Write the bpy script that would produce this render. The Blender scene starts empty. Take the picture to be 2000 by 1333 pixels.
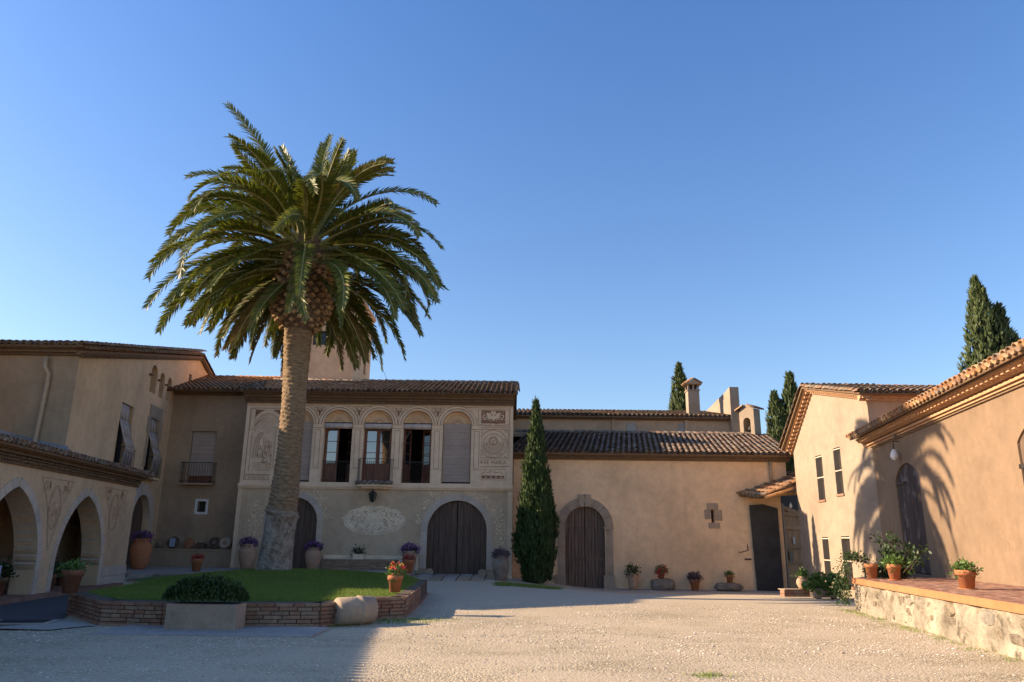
import bpy, bmesh, math, random
import numpy as np
from math import sin, cos, pi, radians, sqrt, atan2
from mathutils import Vector, Matrix, Euler, noise as mnoise
from mathutils.geometry import tessellate_polygon
random.seed(7); np.random.seed(7)
scene = bpy.context.scene
COL = scene.collection

# ------------------------------------------------------------------ camera
cam_d = bpy.data.cameras.new('camera')
cam = bpy.data.objects.new('camera', cam_d); COL.objects.link(cam)
TH = math.atan(391/1463); RO = .012
Fv = Vector((0, cos(TH), sin(TH))); R0 = Vector((1,0,0)); U0 = Vector((0,-sin(TH),cos(TH)))
Rv = R0*cos(RO) + U0*sin(RO); Uv = -R0*sin(RO) + U0*cos(RO)
cam.matrix_world = Matrix(((Rv.x,Uv.x,-Fv.x,0),(Rv.y,Uv.y,-Fv.y,0),(Rv.z,Uv.z,-Fv.z,1.6),(0,0,0,1)))
cam_d.lens = 1463/2000*36; cam_d.sensor_width = 36; cam_d.clip_end = 3000; cam_d.clip_start = .05
scene.camera = cam

# ------------------------------------------------------------------ sky, sun, exposure
SUN_PHI = radians(-1.8); SUN_EL = radians(23.2)      # direction the light travels, height of the sun
world = bpy.data.worlds.new('World'); scene.world = world; world.use_nodes = True
nt = world.node_tree; nt.nodes.clear()
sky = nt.nodes.new('ShaderNodeTexSky'); sky.sky_type = 'NISHITA'; sky.sun_disc = False
sky.sun_elevation = SUN_EL
sky.sun_rotation = atan2(-cos(SUN_PHI), -sin(SUN_PHI)) % (2*pi)
sky.altitude = 50; sky.air_density = 1.0; sky.dust_density = .9; sky.ozone_density = 7.0
bg = nt.nodes.new('ShaderNodeBackground'); bg.inputs[1].default_value = .066
wo = nt.nodes.new('ShaderNodeOutputWorld')
tint = nt.nodes.new('ShaderNodeMix'); tint.data_type = 'RGBA'; tint.blend_type = 'MULTIPLY'; tint.inputs['Factor'].default_value = 1
tcn = nt.nodes.new('ShaderNodeTexCoord'); sxyz = nt.nodes.new('ShaderNodeSeparateXYZ'); nt.links.new(tcn.outputs['Generated'], sxyz.inputs[0])
hz = nt.nodes.new('ShaderNodeValToRGB'); hz.color_ramp.elements[0].position = .02; hz.color_ramp.elements[0].color = (1.38, 1.02, .78, 1)
hz.color_ramp.elements[1].position = .62; hz.color_ramp.elements[1].color = (.88, .92, .96, 1)      # haze warms the sky near the horizon
nt.links.new(sxyz.outputs[2], hz.inputs[0]); nt.links.new(hz.outputs[0], tint.inputs['B'])
nt.links.new(sky.outputs[0], tint.inputs['A']); nt.links.new(tint.outputs['Result'], bg.inputs[0]); nt.links.new(bg.outputs[0], wo.inputs[0])
sun_d = bpy.data.lights.new('sun', 'SUN'); sun_d.energy = 2.85; sun_d.angle = radians(.53)
sun_d.color = (1.0, .775, .54)
sun = bpy.data.objects.new('sun', sun_d); COL.objects.link(sun)
sdir = Vector((cos(SUN_PHI)*cos(SUN_EL), sin(SUN_PHI)*cos(SUN_EL), -sin(SUN_EL)))
sun.rotation_euler = sdir.to_track_quat('-Z', 'Y').to_euler()
vs = scene.view_settings
vs.view_transform = 'Standard'; vs.look = 'None'; vs.exposure = 2.05; vs.gamma = 1; vs.use_curve_mapping = False
scene.cycles.max_bounces = 6; scene.cycles.diffuse_bounces = 4; scene.cycles.transparent_max_bounces = 6

# ------------------------------------------------------------------ helpers
def tag(o, label=None, cat=None, group=None, kind=None):
    if label: o['label'] = label
    if cat: o['category'] = cat
    if group: o['group'] = group
    if kind: o['kind'] = kind
    return o
def thing(name, label, cat, loc=(0,0,0), rz=0, group=None):
    o = bpy.data.objects.new(name, None); COL.objects.link(o)
    o.location = loc; o.rotation_euler = (0,0,rz); o.empty_display_size = .2
    return tag(o, label, cat, group)
def inst(name, me, parent=None, mw=None):
    """an object that shares mesh data; mw = matrix local to the parent"""
    o = bpy.data.objects.new(name, me); COL.objects.link(o)
    if parent is not None: o.parent = parent
    if mw is not None: o.matrix_local = mw
    return o
def copy_tree(src, loc=None, rz=None, parent=None, scale=None):
    c = src.copy(); COL.objects.link(c)
    if parent is not None: c.parent = parent
    if loc is not None: c.location = loc
    if rz is not None: c.rotation_euler = (0,0,rz)
    if scale is not None: c.scale = (scale,)*3
    for ch in list(src.children): copy_tree(ch, parent=c)
    return c

class MB:
    def __init__(s): s.v=[]; s.f=[]; s.m=[]
    def add(s, vs, fs, mi=0):
        b=len(s.v); s.v += [tuple(p) for p in vs]
        s.f += [tuple(i+b for i in f) for f in fs]; s.m += [mi]*len(fs); return s
    def box(s, x0,x1,y0,y1,z0,z1, mi=0):
        return s.add([(x0,y0,z0),(x1,y0,z0),(x1,y1,z0),(x0,y1,z0),(x0,y0,z1),(x1,y0,z1),(x1,y1,z1),(x0,y1,z1)],
            [(0,3,2,1),(4,5,6,7),(0,1,5,4),(1,2,6,5),(2,3,7,6),(3,0,4,7)], mi)
    def hexa(s, P, mi=0):
        return s.add(P, [(0,3,2,1),(4,5,6,7),(0,1,5,4),(1,2,6,5),(2,3,7,6),(3,0,4,7)], mi)
    def fbox(s, F, s0,s1,z0,z1,d0,d1, mi=0):
        P=[F(s0,z0,d0),F(s1,z0,d0),F(s1,z0,d1),F(s0,z0,d1),F(s0,z1,d0),F(s1,z1,d0),F(s1,z1,d1),F(s0,z1,d1)]
        return s.hexa(P, mi)
    def poly(s, pts, mi=0):
        n=len(pts); return s.add(pts,[tuple(range(n))],mi)
    def extrude(s, F, ring, d0, d1, mi=0):
        """closed 2D ring in frame F extruded from depth d0 to d1"""
        n=len(ring)
        s.add([F(a,z,d0) for a,z in ring],[tuple(range(n))],mi)
        s.add([F(a,z,d1) for a,z in ring],[tuple(range(n-1,-1,-1))],mi)
        s.add([F(a,z,d0) for a,z in ring]+[F(a,z,d1) for a,z in ring],[(i,(i+1)%n,n+(i+1)%n,n+i) for i in range(n)],mi)
        return s
    def tube(s, pts, r, n=8, mi=0, cap=True):
        pts=[Vector(p) for p in pts]; N=len(pts)
        rr = r if isinstance(r,(list,tuple)) else [r]*N
        prev=None; b=len(s.v)
        for i,p in enumerate(pts):
            t=(pts[min(i+1,N-1)]-pts[max(i-1,0)]).normalized()
            if prev is None:
                a=t.orthogonal().normalized()
            else:
                a=(prev-t*prev.dot(t)).normalized()
            prev=a; bb=t.cross(a)
            for k in range(n):
                an=2*pi*k/n; s.v.append(tuple(p+(a*cos(an)+bb*sin(an))*rr[i]))
        for i in range(N-1):
            for k in range(n):
                k2=(k+1)%n; s.f.append((b+i*n+k,b+i*n+k2,b+(i+1)*n+k2,b+(i+1)*n+k)); s.m.append(mi)
        if cap:
            s.f.append(tuple(b+k for k in range(n-1,-1,-1))); s.m.append(mi)
            s.f.append(tuple(b+(N-1)*n+k for k in range(n))); s.m.append(mi)
        return s
    def lathe(s, prof, c=(0,0,0), n=20, mi=0):
        b=len(s.v)
        for r,z in prof:
            for k in range(n):
                a=2*pi*k/n; s.v.append((c[0]+r*cos(a),c[1]+r*sin(a),c[2]+z))
        for i in range(len(prof)-1):
            for k in range(n):
                k2=(k+1)%n; s.f.append((b+i*n+k,b+i*n+k2,b+(i+1)*n+k2,b+(i+1)*n+k)); s.m.append(mi)
        return s
    def mesh(s, name, mats, smooth=False):
        me=bpy.data.meshes.new(name); me.from_pydata(s.v,[],s.f)
        for m in (mats if isinstance(mats,(list,tuple)) else [mats]): me.materials.append(m)
        me.polygons.foreach_set('material_index', s.m)
        me.polygons.foreach_set('use_smooth', [smooth]*len(s.f))
        me.update(); return me
    def build(s, name, mats, parent=None, smooth=False, fix=True):
        me=s.mesh(name, mats, smooth)
        if fix:
            bm=bmesh.new(); bm.from_mesh(me); bmesh.ops.recalc_face_normals(bm, faces=bm.faces); bm.to_mesh(me); bm.free()
        return inst(name, me, parent)

def frame(ox, oy, ux, uy):
    """(s, z, d): along the wall, height, depth INTO the wall (d<0 stands proud, towards the yard)"""
    l=sqrt(ux*ux+uy*uy); ux/=l; uy/=l
    nx,ny = -uy,ux                                   # left of u; caller orients so that this points into the wall
    return lambda s,z,d=0: (ox+ux*s+nx*d, oy+uy*s+ny*d, z)

def arch(s0,s1,z0,zs,kind='round',n=18,rise=None):
    """closed ring of an arched opening, counter-clockwise from bottom left"""
    c=(s0+s1)/2; a=(s1-s0)/2; top=[]
    if kind=='round':
        top=[(c+a*cos(t),zs+a*sin(t)) for t in [pi*i/n for i in range(n+1)]]
    elif kind=='seg':
        R=(a*a+rise*rise)/(2*rise); cz=zs+rise-R; t0=math.asin(a/R)
        top=[(c+R*sin(t),cz+R*cos(t)) for t in [t0-2*t0*i/n for i in range(n+1)]]
    elif kind=='pointed':
        R=(a*a+rise*rise)/(2*a); t1=math.asin(rise/R); h=n//2
        right=[(c+a-R+R*cos(t),zs+R*sin(t)) for t in [t1*i/h for i in range(h+1)]]
        top=right+[(2*c-x,z) for x,z in reversed(right[:-1])]
    return [(s0,z0),(s1,z0)]+top if zs-z0>1e-4 else top
def rect(s0,s1,z0,z1): return [(s0,z0),(s1,z0),(s1,z1),(s0,z1)]

def wall(name, F, outer, holes, depth, mat, parent=None, smooth=False, reveal_mat=None, d0=0.0):
    """front skin with real openings and their reveals"""
    mb=MB(); rings=[outer]+[list(h) for h in holes]
    flat=[p for r in rings for p in r]
    tris=tessellate_polygon([[Vector((a,z,0)) for a,z in r] for r in rings])
    fs=[]
    for t in tris:
        a,b,c=[flat[i] for i in t]
        ar=(b[0]-a[0])*(c[1]-a[1])-(c[0]-a[0])*(b[1]-a[1])
        if abs(ar)<1e-9: continue
        fs.append(t if ar>0 else (t[0],t[2],t[1]))
    mb.add([F(a,z,d0) for a,z in flat],fs)
    for h in holes:
        n=len(h); mb.add([F(a,z,d0) for a,z in h]+[F(a,z,depth) for a,z in h],
            [(i,n+i,n+(i+1)%n,(i+1)%n) for i in range(n)],1 if reveal_mat else 0)
    return mb.build(name,[mat,reveal_mat] if reveal_mat else [mat],parent,fix=False)

# ------------------------------------------------------------------ materials
def _n(nt,t,**k):
    n=nt.nodes.new(t)
    for a,b in k.items(): setattr(n,a,b)
    return n
def new_mat(name, rough=.85, spec=.3):
    m=bpy.data.materials.new(name); m.use_nodes=True; nt=m.node_tree
    b=nt.nodes['Principled BSDF']; b.inputs['Roughness'].default_value=rough
    b.inputs['Specular IOR Level'].default_value=spec
    return m,nt,b
def ramp(nt, stops, interp='LINEAR'):
    r=_n(nt,'ShaderNodeValToRGB'); r.color_ramp.interpolation=interp
    e=r.color_ramp.elements
    while len(e)<len(stops): e.new(.5)
    for i,(p,c) in enumerate(stops): e[i].position=p; e[i].color=(*c,1) if len(c)==3 else c
    return r
def noisetex(nt, scale, detail=4, rough=.55, coord='pos', stretch=None, dist=0):
    if coord=='pos': c=_n(nt,'ShaderNodeNewGeometry').outputs['Position']
    else: c=_n(nt,'ShaderNodeTexCoord').outputs['Object']
    if stretch:
        mp=_n(nt,'ShaderNodeMapping'); mp.inputs['Scale'].default_value=stretch
        nt.links.new(c,mp.inputs[0]); c=mp.outputs[0]
    n=_n(nt,'ShaderNodeTexNoise'); n.inputs['Scale'].default_value=scale
    n.inputs['Detail'].default_value=detail; n.inputs['Roughness'].default_value=rough; n.inputs['Distortion'].default_value=dist
    nt.links.new(c,n.inputs['Vector']); return n
def mixc(nt, fac, a, b, mode='MIX'):
    m=_n(nt,'ShaderNodeMix',data_type='RGBA',blend_type=mode)
    for sock,v in ((m.inputs['Factor'],fac),(m.inputs['A'],a),(m.inputs['B'],b)):
        if isinstance(v,(int,float)): sock.default_value=v
        elif isinstance(v,(tuple,list)): sock.default_value=(*v,1)
        else: nt.links.new(v,sock)
    return m.outputs['Result']
def mth(nt, op, a, b=None, clamp=False):
    m=_n(nt,'ShaderNodeMath',operation=op,use_clamp=clamp)
    for i,v in enumerate((a,b)):
        if v is None: continue
        if isinstance(v,(int,float)): m.inputs[i].default_value=v
        else: nt.links.new(v,m.inputs[i])
    return m.outputs[0]
def bump(nt, b, h, strength=.3, dist=.02):
    n=_n(nt,'ShaderNodeBump'); n.inputs['Strength'].default_value=strength; n.inputs['Distance'].default_value=dist
    nt.links.new(h,n.inputs['Height']); nt.links.new(n.outputs[0],b.inputs['Normal'])
def rnd(nt):
    oi=_n(nt,'ShaderNodeObjectInfo'); g=_n(nt,'ShaderNodeNewGeometry')
    return mth(nt,'FRACT',mth(nt,'ADD',oi.outputs['Random'],g.outputs['Random Per Island']))
def mul(c,k): return tuple(min(1,x*k) for x in c)

def plaster(name, c, var=.22, stain=.5, stain_c=None, rough=.92, top_streak=0, scale=1.0):
    m,nt,b=new_mat(name,rough,.2)
    n1=noisetex(nt,.45*scale,5,.6); n2=noisetex(nt,3.2*scale,6,.65); n3=noisetex(nt,38,3,.6)
    r1=ramp(nt,[(.3,mul(c,1-var)),(.52,c),(.72,mul(c,1+var*.55))]); nt.links.new(n1.outputs[0],r1.inputs[0])
    r2=ramp(nt,[(.35,(.8,.79,.78)),(.6,(1,1,1))]); nt.links.new(n2.outputs[0],r2.inputs[0])
    col=mixc(nt,.55,r1.outputs[0],r2.outputs[0],'MULTIPLY')
    # rain streaks and damp patches: vertical stretched noise
    st=noisetex(nt,1.1,5,.7,stretch=(2.2,2.2,.22)); rs=ramp(nt,[(.56,(0,0,0)),(.75,(1,1,1))]); nt.links.new(st.outputs[0],rs.inputs[0])
    col=mixc(nt,mth(nt,'MULTIPLY',rs.outputs[0],stain),col,stain_c or mul(c,.6))
    # pale worn spots
    sp=noisetex(nt,1.7,7,.75,dist=.6); rp=ramp(nt,[(.66,(0,0,0)),(.70,(1,1,1))]); nt.links.new(sp.outputs[0],rp.inputs[0])
    col=mixc(nt,mth(nt,'MULTIPLY',rp.outputs[0],.22),col,mul(c,1.35))
    nt.links.new(col,b.inputs['Base Color'])
    pt=noisetex(nt,.9,8,.72,dist=1.2); rq=ramp(nt,[(.53,(0,0,0)),(.545,(1,1,1)),(.60,(1,1,1)),(.66,(0,0,0))]); nt.links.new(pt.outputs[0],rq.inputs[0])
    col2=mixc(nt,mth(nt,'MULTIPLY',rq.outputs[0],.10),col,mul(c,.55)); nt.links.new(col2,b.inputs['Base Color'])
    vc=_n(nt,'ShaderNodeTexVoronoi',feature='DISTANCE_TO_EDGE'); vc.inputs['Scale'].default_value=.55
    wp=noisetex(nt,1.6,6,.7); gp=_n(nt,'ShaderNodeNewGeometry'); va=_n(nt,'ShaderNodeVectorMath',operation='MULTIPLY_ADD'); nt.links.new(wp.outputs['Color'],va.inputs[0]); va.inputs[1].default_value=(1.5,1.5,1.5); nt.links.new(gp.outputs['Position'],va.inputs[2]); nt.links.new(va.outputs[0],vc.inputs['Vector'])
    rc=ramp(nt,[(0,(1,1,1)),(.006,(0,0,0))]); nt.links.new(vc.outputs['Distance'],rc.inputs[0]); gate=ramp(nt,[(.52,(0,0,0)),(.6,(1,1,1))]); nt.links.new(n1.outputs[0],gate.inputs[0])
    nt.links.new(mixc(nt,mth(nt,'MULTIPLY',mth(nt,'MULTIPLY',rc.outputs[0],gate.outputs[0]),.5),col2,mul(c,.35)),b.inputs['Base Color'])
    h=mth(nt,'ADD',n3.outputs[0],mth(nt,'MULTIPLY',n2.outputs[0],2.2)); bump(nt,b,h,.35,.02)
    return m
def stone(name, c, var=.3, scale=6, rough=.9, bumpd=.02, lichen=None):
    m,nt,b=new_mat(name,rough,.25)
    n1=noisetex(nt,scale*.4,6,.65); n2=noisetex(nt,scale*4,5,.6); r=rnd(nt)
    r1=ramp(nt,[(.3,mul(c,1-var)),(.7,mul(c,1+var))]); nt.links.new(n1.outputs[0],r1.inputs[0])
    rv=ramp(nt,[(0,(.78,.78,.8)),(.5,(1,.98,.95)),(1,(1.0,.93,.84))]); nt.links.new(r,rv.inputs[0])
    col=mixc(nt,.8,r1.outputs[0],rv.outputs[0],'MULTIPLY')
    r2=ramp(nt,[(.35,(.72,.72,.72)),(.6,(1,1,1))]); nt.links.new(n2.outputs[0],r2.inputs[0])
    col=mixc(nt,.5,col,r2.outputs[0],'MULTIPLY')
    if lichen:
        l=noisetex(nt,scale*.9,6,.7); rl=ramp(nt,[(.55,(0,0,0)),(.66,(1,1,1))]); nt.links.new(l.outputs[0],rl.inputs[0])
        col=mixc(nt,rl.outputs[0],col,lichen)
    nt.links.new(col,b.inputs['Base Color'])
    bump(nt,b,mth(nt,'ADD',n2.outputs[0],mth(nt,'MULTIPLY',n1.outputs[0],2)),.6,bumpd)
    return m
def terracotta(name, stops, dirt=(.07,.055,.045), dirt_amt=.6, lichen=(.16,.15,.12), lichen_amt=.5, rough=.85, sc=1):
    """tiles, bricks and pots: a colour per piece, then dirt and lichen"""
    m,nt,b=new_mat(name,rough,.25)
    r=ramp(nt,stops); nt.links.new(rnd(nt),r.inputs[0])
    n1=noisetex(nt,9*sc,5,.65); n2=noisetex(nt,45*sc,3,.6); n3=noisetex(nt,3.1*sc,6,.72)
    rd=ramp(nt,[(.38,(0,0,0)),(.62,(1,1,1))]); nt.links.new(n1.outputs[0],rd.inputs[0])
    col=mixc(nt,mth(nt,'MULTIPLY',rd.outputs[0],dirt_amt),r.outputs[0],dirt)
    rl=ramp(nt,[(.5,(0,0,0)),(.62,(1,1,1))]); nt.links.new(n3.outputs[0],rl.inputs[0])
    col=mixc(nt,mth(nt,'MULTIPLY',rl.outputs[0],lichen_amt),col,lichen)
    nt.links.new(col,b.inputs['Base Color'])
    bump(nt,b,mth(nt,'ADD',n2.outputs[0],n1.outputs[0]),.5,.012)
    return m
def wood(name, c, rough=.7, streak=(18,18,.9), light=1.7, worn=.0):
    m,nt,b=new_mat(name,rough,.3)
    n=noisetex(nt,1.3,6,.65,coord='obj',stretch=streak,dist=.3); n2=noisetex(nt,2.0,5,.6)
    r=ramp(nt,[(.3,mul(c,.45)),(.5,c),(.72,mul(c,light))]); nt.links.new(n.outputs[0],r.inputs[0])
    rr=ramp(nt,[(0,(.75,.75,.75)),(1,(1,1,1))]); nt.links.new(rnd(nt),rr.inputs[0])
    col=mixc(nt,1,r.outputs[0],rr.outputs[0],'MULTIPLY')
    if worn:
        rw=ramp(nt,[(.55,(0,0,0)),(.68,(1,1,1))]); nt.links.new(n2.outputs[0],rw.inputs[0])
        col=mixc(nt,mth(nt,'MULTIPLY',rw.outputs[0],worn),col,(.30,.27,.24))
    nt.links.new(col,b.inputs['Base Color']); bump(nt,b,n.outputs[0],.5,.01)
    return m
def flat(name, c, rough=.7, spec=.3, metal=0, var=.15, sc=8):
    m,nt,b=new_mat(name,rough,spec); b.inputs['Metallic'].default_value=metal
    n=noisetex(nt,sc,4,.6); r=ramp(nt,[(.3,mul(c,1-var)),(.7,mul(c,1+var))]); nt.links.new(n.outputs[0],r.inputs[0])
    nt.links.new(r.outputs[0],b.inputs['Base Color']); return m
def leafmat(name, stops, rough=.5, trans=.25, spec=.4, nscale=1.2):
    m,nt,b=new_mat(name,rough,spec)
    r=ramp(nt,stops); nz=noisetex(nt,nscale,3,.6)
    k=mth(nt,'ADD',mth(nt,'MULTIPLY',rnd(nt),.6),mth(nt,'MULTIPLY',nz.outputs[0],.4)); nt.links.new(k,r.inputs[0])
    nt.links.new(r.outputs[0],b.inputs['Base Color'])
    out=nt.nodes['Material Output']; t=_n(nt,'ShaderNodeBsdfTranslucent'); nt.links.new(mixc(nt,1,r.outputs[0],(1,1,.55),'MULTIPLY'),t.inputs[0])
    ms=_n(nt,'ShaderNodeMixShader'); ms.inputs[0].default_value=trans
    nt.links.new(b.outputs[0],ms.inputs[1]); nt.links.new(t.outputs[0],ms.inputs[2]); nt.links.new(ms.outputs[0],out.inputs[0])
    return m

M={}
M['peach']=plaster('peach_plaster',(.24,.165,.105),stain=.3)
M['peach_far']=plaster('peach_plaster_gable',(.325,.255,.185),stain=.25)
M['ochre_shade']=plaster('ochre_plaster',(.84,.57,.33),stain=.35)
M['grey_plaster']=plaster('grey_tan_plaster',(.61,.455,.295),stain=.4)
M['mid_plaster']=plaster('dull_brown_plaster',(.42,.305,.20),stain=.55)
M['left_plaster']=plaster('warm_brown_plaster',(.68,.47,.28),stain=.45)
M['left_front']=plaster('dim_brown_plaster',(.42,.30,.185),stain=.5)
M['cream']=plaster('cream_sgraffito_plaster',(.82,.61,.41),stain=.3,var=.14)
M['gallery']=plaster('gallery_plaster',(.62,.435,.265),stain=.35)
M['tower']=plaster('tower_plaster',(.76,.46,.26),stain=.2)
M['upper']=plaster('upper_wall_plaster',(.52,.35,.215),stain=.5)
M['sgraf']=flat('sgraffito_brown',(.27,.145,.095),.95,.1,var=.3,sc=5)
M['sgraf_pale']=flat('sgraffito_sienna',(.36,.225,.14),.95,.1,var=.25,sc=5)
M['sgraf_light']=plaster('pale_fresco_plaster',(.86,.70,.48),stain=.2,var=.25,scale=3)
M['white_stone']=stone('pale_limestone',(.56,.475,.38),.12,4)
M['tan_stone']=stone('tan_limestone',(.40,.31,.22),.2,5)
M['grey_stone']=stone('rough_grey_stone',(.24,.20,.16),.4,8,bumpd=.05)
M['rubble']=stone('rubble_stone',(.26,.215,.155),.5,9,bumpd=.12,lichen=(.09,.075,.055))
M['lime_mortar']=stone('lime_mortar',(.34,.30,.235),.5,3.2,bumpd=.12,lichen=(.12,.10,.07))
M['mortar']=stone('dark_mortar',(.13,.10,.075),.3,14,bumpd=.03)
M['concrete']=stone('grey_concrete',(.40,.36,.31),.2,3)
ST=[(0,(.10,.065,.05)),(.2,(.24,.15,.10)),(.4,(.13,.09,.07)),(.6,(.34,.21,.14)),(.8,(.17,.13,.10)),(1,(.36,.30,.24))]
M['tile']=terracotta('weathered_roof_tile',ST,dirt_amt=.65,lichen=(.20,.19,.16),lichen_amt=.6)
M['tile_warm']=terracotta('orange_roof_tile',[(0,(.28,.13,.065)),(.4,(.40,.19,.09)),(.7,(.33,.2,.12)),(1,(.42,.28,.16))],dirt_amt=.45,lichen=(.42,.26,.07),lichen_amt=.45)
M['tile_mix']=terracotta('mixed_roof_tile',[(0,(.17,.10,.07)),(.3,(.30,.17,.10)),(.6,(.22,.16,.12)),(1,(.34,.26,.18))],dirt_amt=.5,lichen=(.30,.24,.13),lichen_amt=.5)
M['brick']=terracotta('hand_made_brick',[(0,(.26,.13,.08)),(.5,(.34,.18,.11)),(.8,(.30,.20,.13)),(1,(.38,.25,.16))],dirt_amt=.35,lichen=(.25,.2,.15),lichen_amt=.3)
M['brick_dim']=terracotta('old_tan_brick',[(0,(.34,.21,.13)),(.5,(.44,.29,.18)),(1,(.50,.35,.23))],dirt_amt=.35,lichen=(.22,.18,.13),lichen_amt=.3)
M['cap']=terracotta('brick_coping',[(0,(.36,.19,.13)),(1,(.42,.25,.17))],dirt_amt=.3,lichen=(.3,.22,.16),lichen_amt=.3)
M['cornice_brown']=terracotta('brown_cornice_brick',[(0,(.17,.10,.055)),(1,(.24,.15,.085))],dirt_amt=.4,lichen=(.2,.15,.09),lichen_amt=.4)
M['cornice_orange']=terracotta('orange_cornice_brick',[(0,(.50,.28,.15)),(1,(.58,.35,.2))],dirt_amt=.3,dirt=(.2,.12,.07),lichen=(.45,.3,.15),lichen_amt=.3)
M['pot']=terracotta('terracotta_pot',[(0,(.42,.15,.065)),(1,(.48,.2,.09))],dirt_amt=.25,dirt=(.2,.09,.05),lichen=(.45,.28,.17),lichen_amt=.25,sc=2)
M['pot_shaded']=terracotta('shaded_terracotta',[(0,(.20,.085,.05)),(1,(.25,.11,.065))],dirt_amt=.4,dirt=(.1,.05,.035),lichen=(.25,.17,.12),lichen_amt=.3,sc=2)  # pot clay darkened in its colour for the arcade's deep shade
M['urn']=terracotta('pale_clay_jar',[(0,(.42,.27,.16)),(1,(.46,.3,.2))],dirt_amt=.25,dirt=(.2,.13,.08),lichen=(.5,.4,.3),lichen_amt=.3,sc=1.5)
M['fascia']=plaster('orange_render',(.42,.19,.085),stain=.3,var=.12)
M['floor_red']=terracotta('red_floor_tile',[(0,(.26,.12,.08)),(.6,(.34,.17,.11)),(1,(.38,.24,.16))],dirt_amt=.3,lichen=(.36,.26,.2),lichen_amt=.4,sc=.7)
M['door_dark']=wood('dark_door_wood',(.115,.072,.05),.6)
M['door_brown']=wood('brown_door_wood',(.155,.102,.07),.65)
M['door_old']=wood('weathered_door_wood',(.06,.043,.036),.8,worn=.35)
M['gate_wood']=wood('gate_plank_wood',(.56,.30,.13),.75)
M['gate_sheet']=flat('dark_sheet_gate',(.035,.035,.036),.6,.3,var=.3,sc=2)
M['window_wood']=wood('mahogany_window_wood',(.21,.085,.05),.45)
M['iron']=flat('dark_iron',(.045,.038,.035),.55,.4,.2)
M['iron_pale']=flat('rusty_pale_iron',(.20,.155,.115),.6,.4,.1)
M['blind']=None
M['glass']=None
M['white']=flat('white_paint',(.72,.70,.66),.6)
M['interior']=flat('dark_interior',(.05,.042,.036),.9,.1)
M['pipe']=flat('tan_downpipe',(.40,.30,.19),.6,.3)
M['grey_flash']=stone('grey_mortar_flashing',(.30,.30,.31),.2,3)
M['soil']=flat('potting_soil',(.06,.045,.03),.95,.1)
m,nt,b=new_mat('window_glass',.03,.5); b.inputs['Base Color'].default_value=(.012,.014,.016,1); b.inputs['IOR'].default_value=3.0; M['glass']=m
m,nt,b=new_mat('reed_blind',.8,.2)
w=noisetex(nt,1.0,4,.6,stretch=(.6,.6,42)); w2=noisetex(nt,1.4,3,.6)
r=ramp(nt,[(.3,(.36,.285,.235)),(.7,(.54,.44,.37))]); nt.links.new(w.outputs[0],r.inputs[0])
r2=ramp(nt,[(.3,(.82,.8,.8)),(.7,(1,1,1))]); nt.links.new(w2.outputs[0],r2.inputs[0])
nt.links.new(mixc(nt,1,r.outputs[0],r2.outputs[0],'MULTIPLY'),b.inputs['Base Color']); bump(nt,b,w.outputs[0],.6,.01); M['blind']=m
M['blind_pale']=flat('pale_canvas_blind',(.56,.47,.40),.85,.2,var=.12,sc=3)
M['palm_leaf']=leafmat('palm_frond_green',[(0,(.055,.078,.014)),(.4,(.095,.12,.020)),(.72,(.15,.165,.026)),(1,(.27,.20,.04))],.5,.28,.3,.6)
M['palm_rib']=flat('palm_midrib',(.24,.24,.09),.5,.4,var=.2)
M['palm_dry']=leafmat('dry_palm_leaflet',[(0,(.13,.09,.035)),(1,(.22,.155,.055))],.7,.2)
M['boot']=terracotta('palm_frond_stub',[(0,(.30,.18,.08)),(.5,(.42,.26,.13)),(1,(.50,.33,.17))],dirt_amt=.4,dirt=(.05,.035,.022),lichen=(.3,.22,.12),lichen_amt=.2)
M['cypress']=leafmat('cypress_green',[(0,(.022,.042,.014)),(.5,(.04,.07,.02)),(1,(.075,.105,.03))],.6,.12,.25,1.5)
M['cypress_old']=leafmat('cypress_olive',[(0,(.035,.05,.018)),(.5,(.06,.085,.028)),(1,(.10,.12,.04))],.6,.12,.25,1.2)
M['cypress_core']=flat('cypress_inner_twigs',(.022,.03,.012),.9,.1,var=.4)
M['bark']=stone('tree_bark',(.14,.10,.07),.4,9)
M['hedge']=leafmat('low_shrub_green',[(0,(.02,.04,.012)),(.6,(.035,.065,.016)),(1,(.07,.11,.025))],.5,.2)
M['green']=leafmat('pot_plant_green',[(0,(.05,.10,.02)),(.6,(.09,.17,.035)),(1,(.16,.24,.05))],.5,.25)
M['purple']=leafmat('purple_petal',[(0,(.11,.035,.16)),(1,(.22,.08,.28))],.6,.2)
M['red']=leafmat('red_petal',[(0,(.45,.03,.035)),(1,(.65,.08,.09))],.6,.2)
M['yellow']=leafmat('yellow_petal',[(0,(.7,.45,.05)),(1,(.8,.6,.1))],.6,.2)
M['dusty']=leafmat('dusty_mauve_leaf',[(0,(.07,.05,.055)),(1,(.16,.11,.12))],.7,.15)
M['grass']=leafmat('lawn_blade',[(0,(.10,.17,.03)),(.5,(.17,.24,.045)),(1,(.32,.34,.09))],.6,.3,.2,.5)
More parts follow.
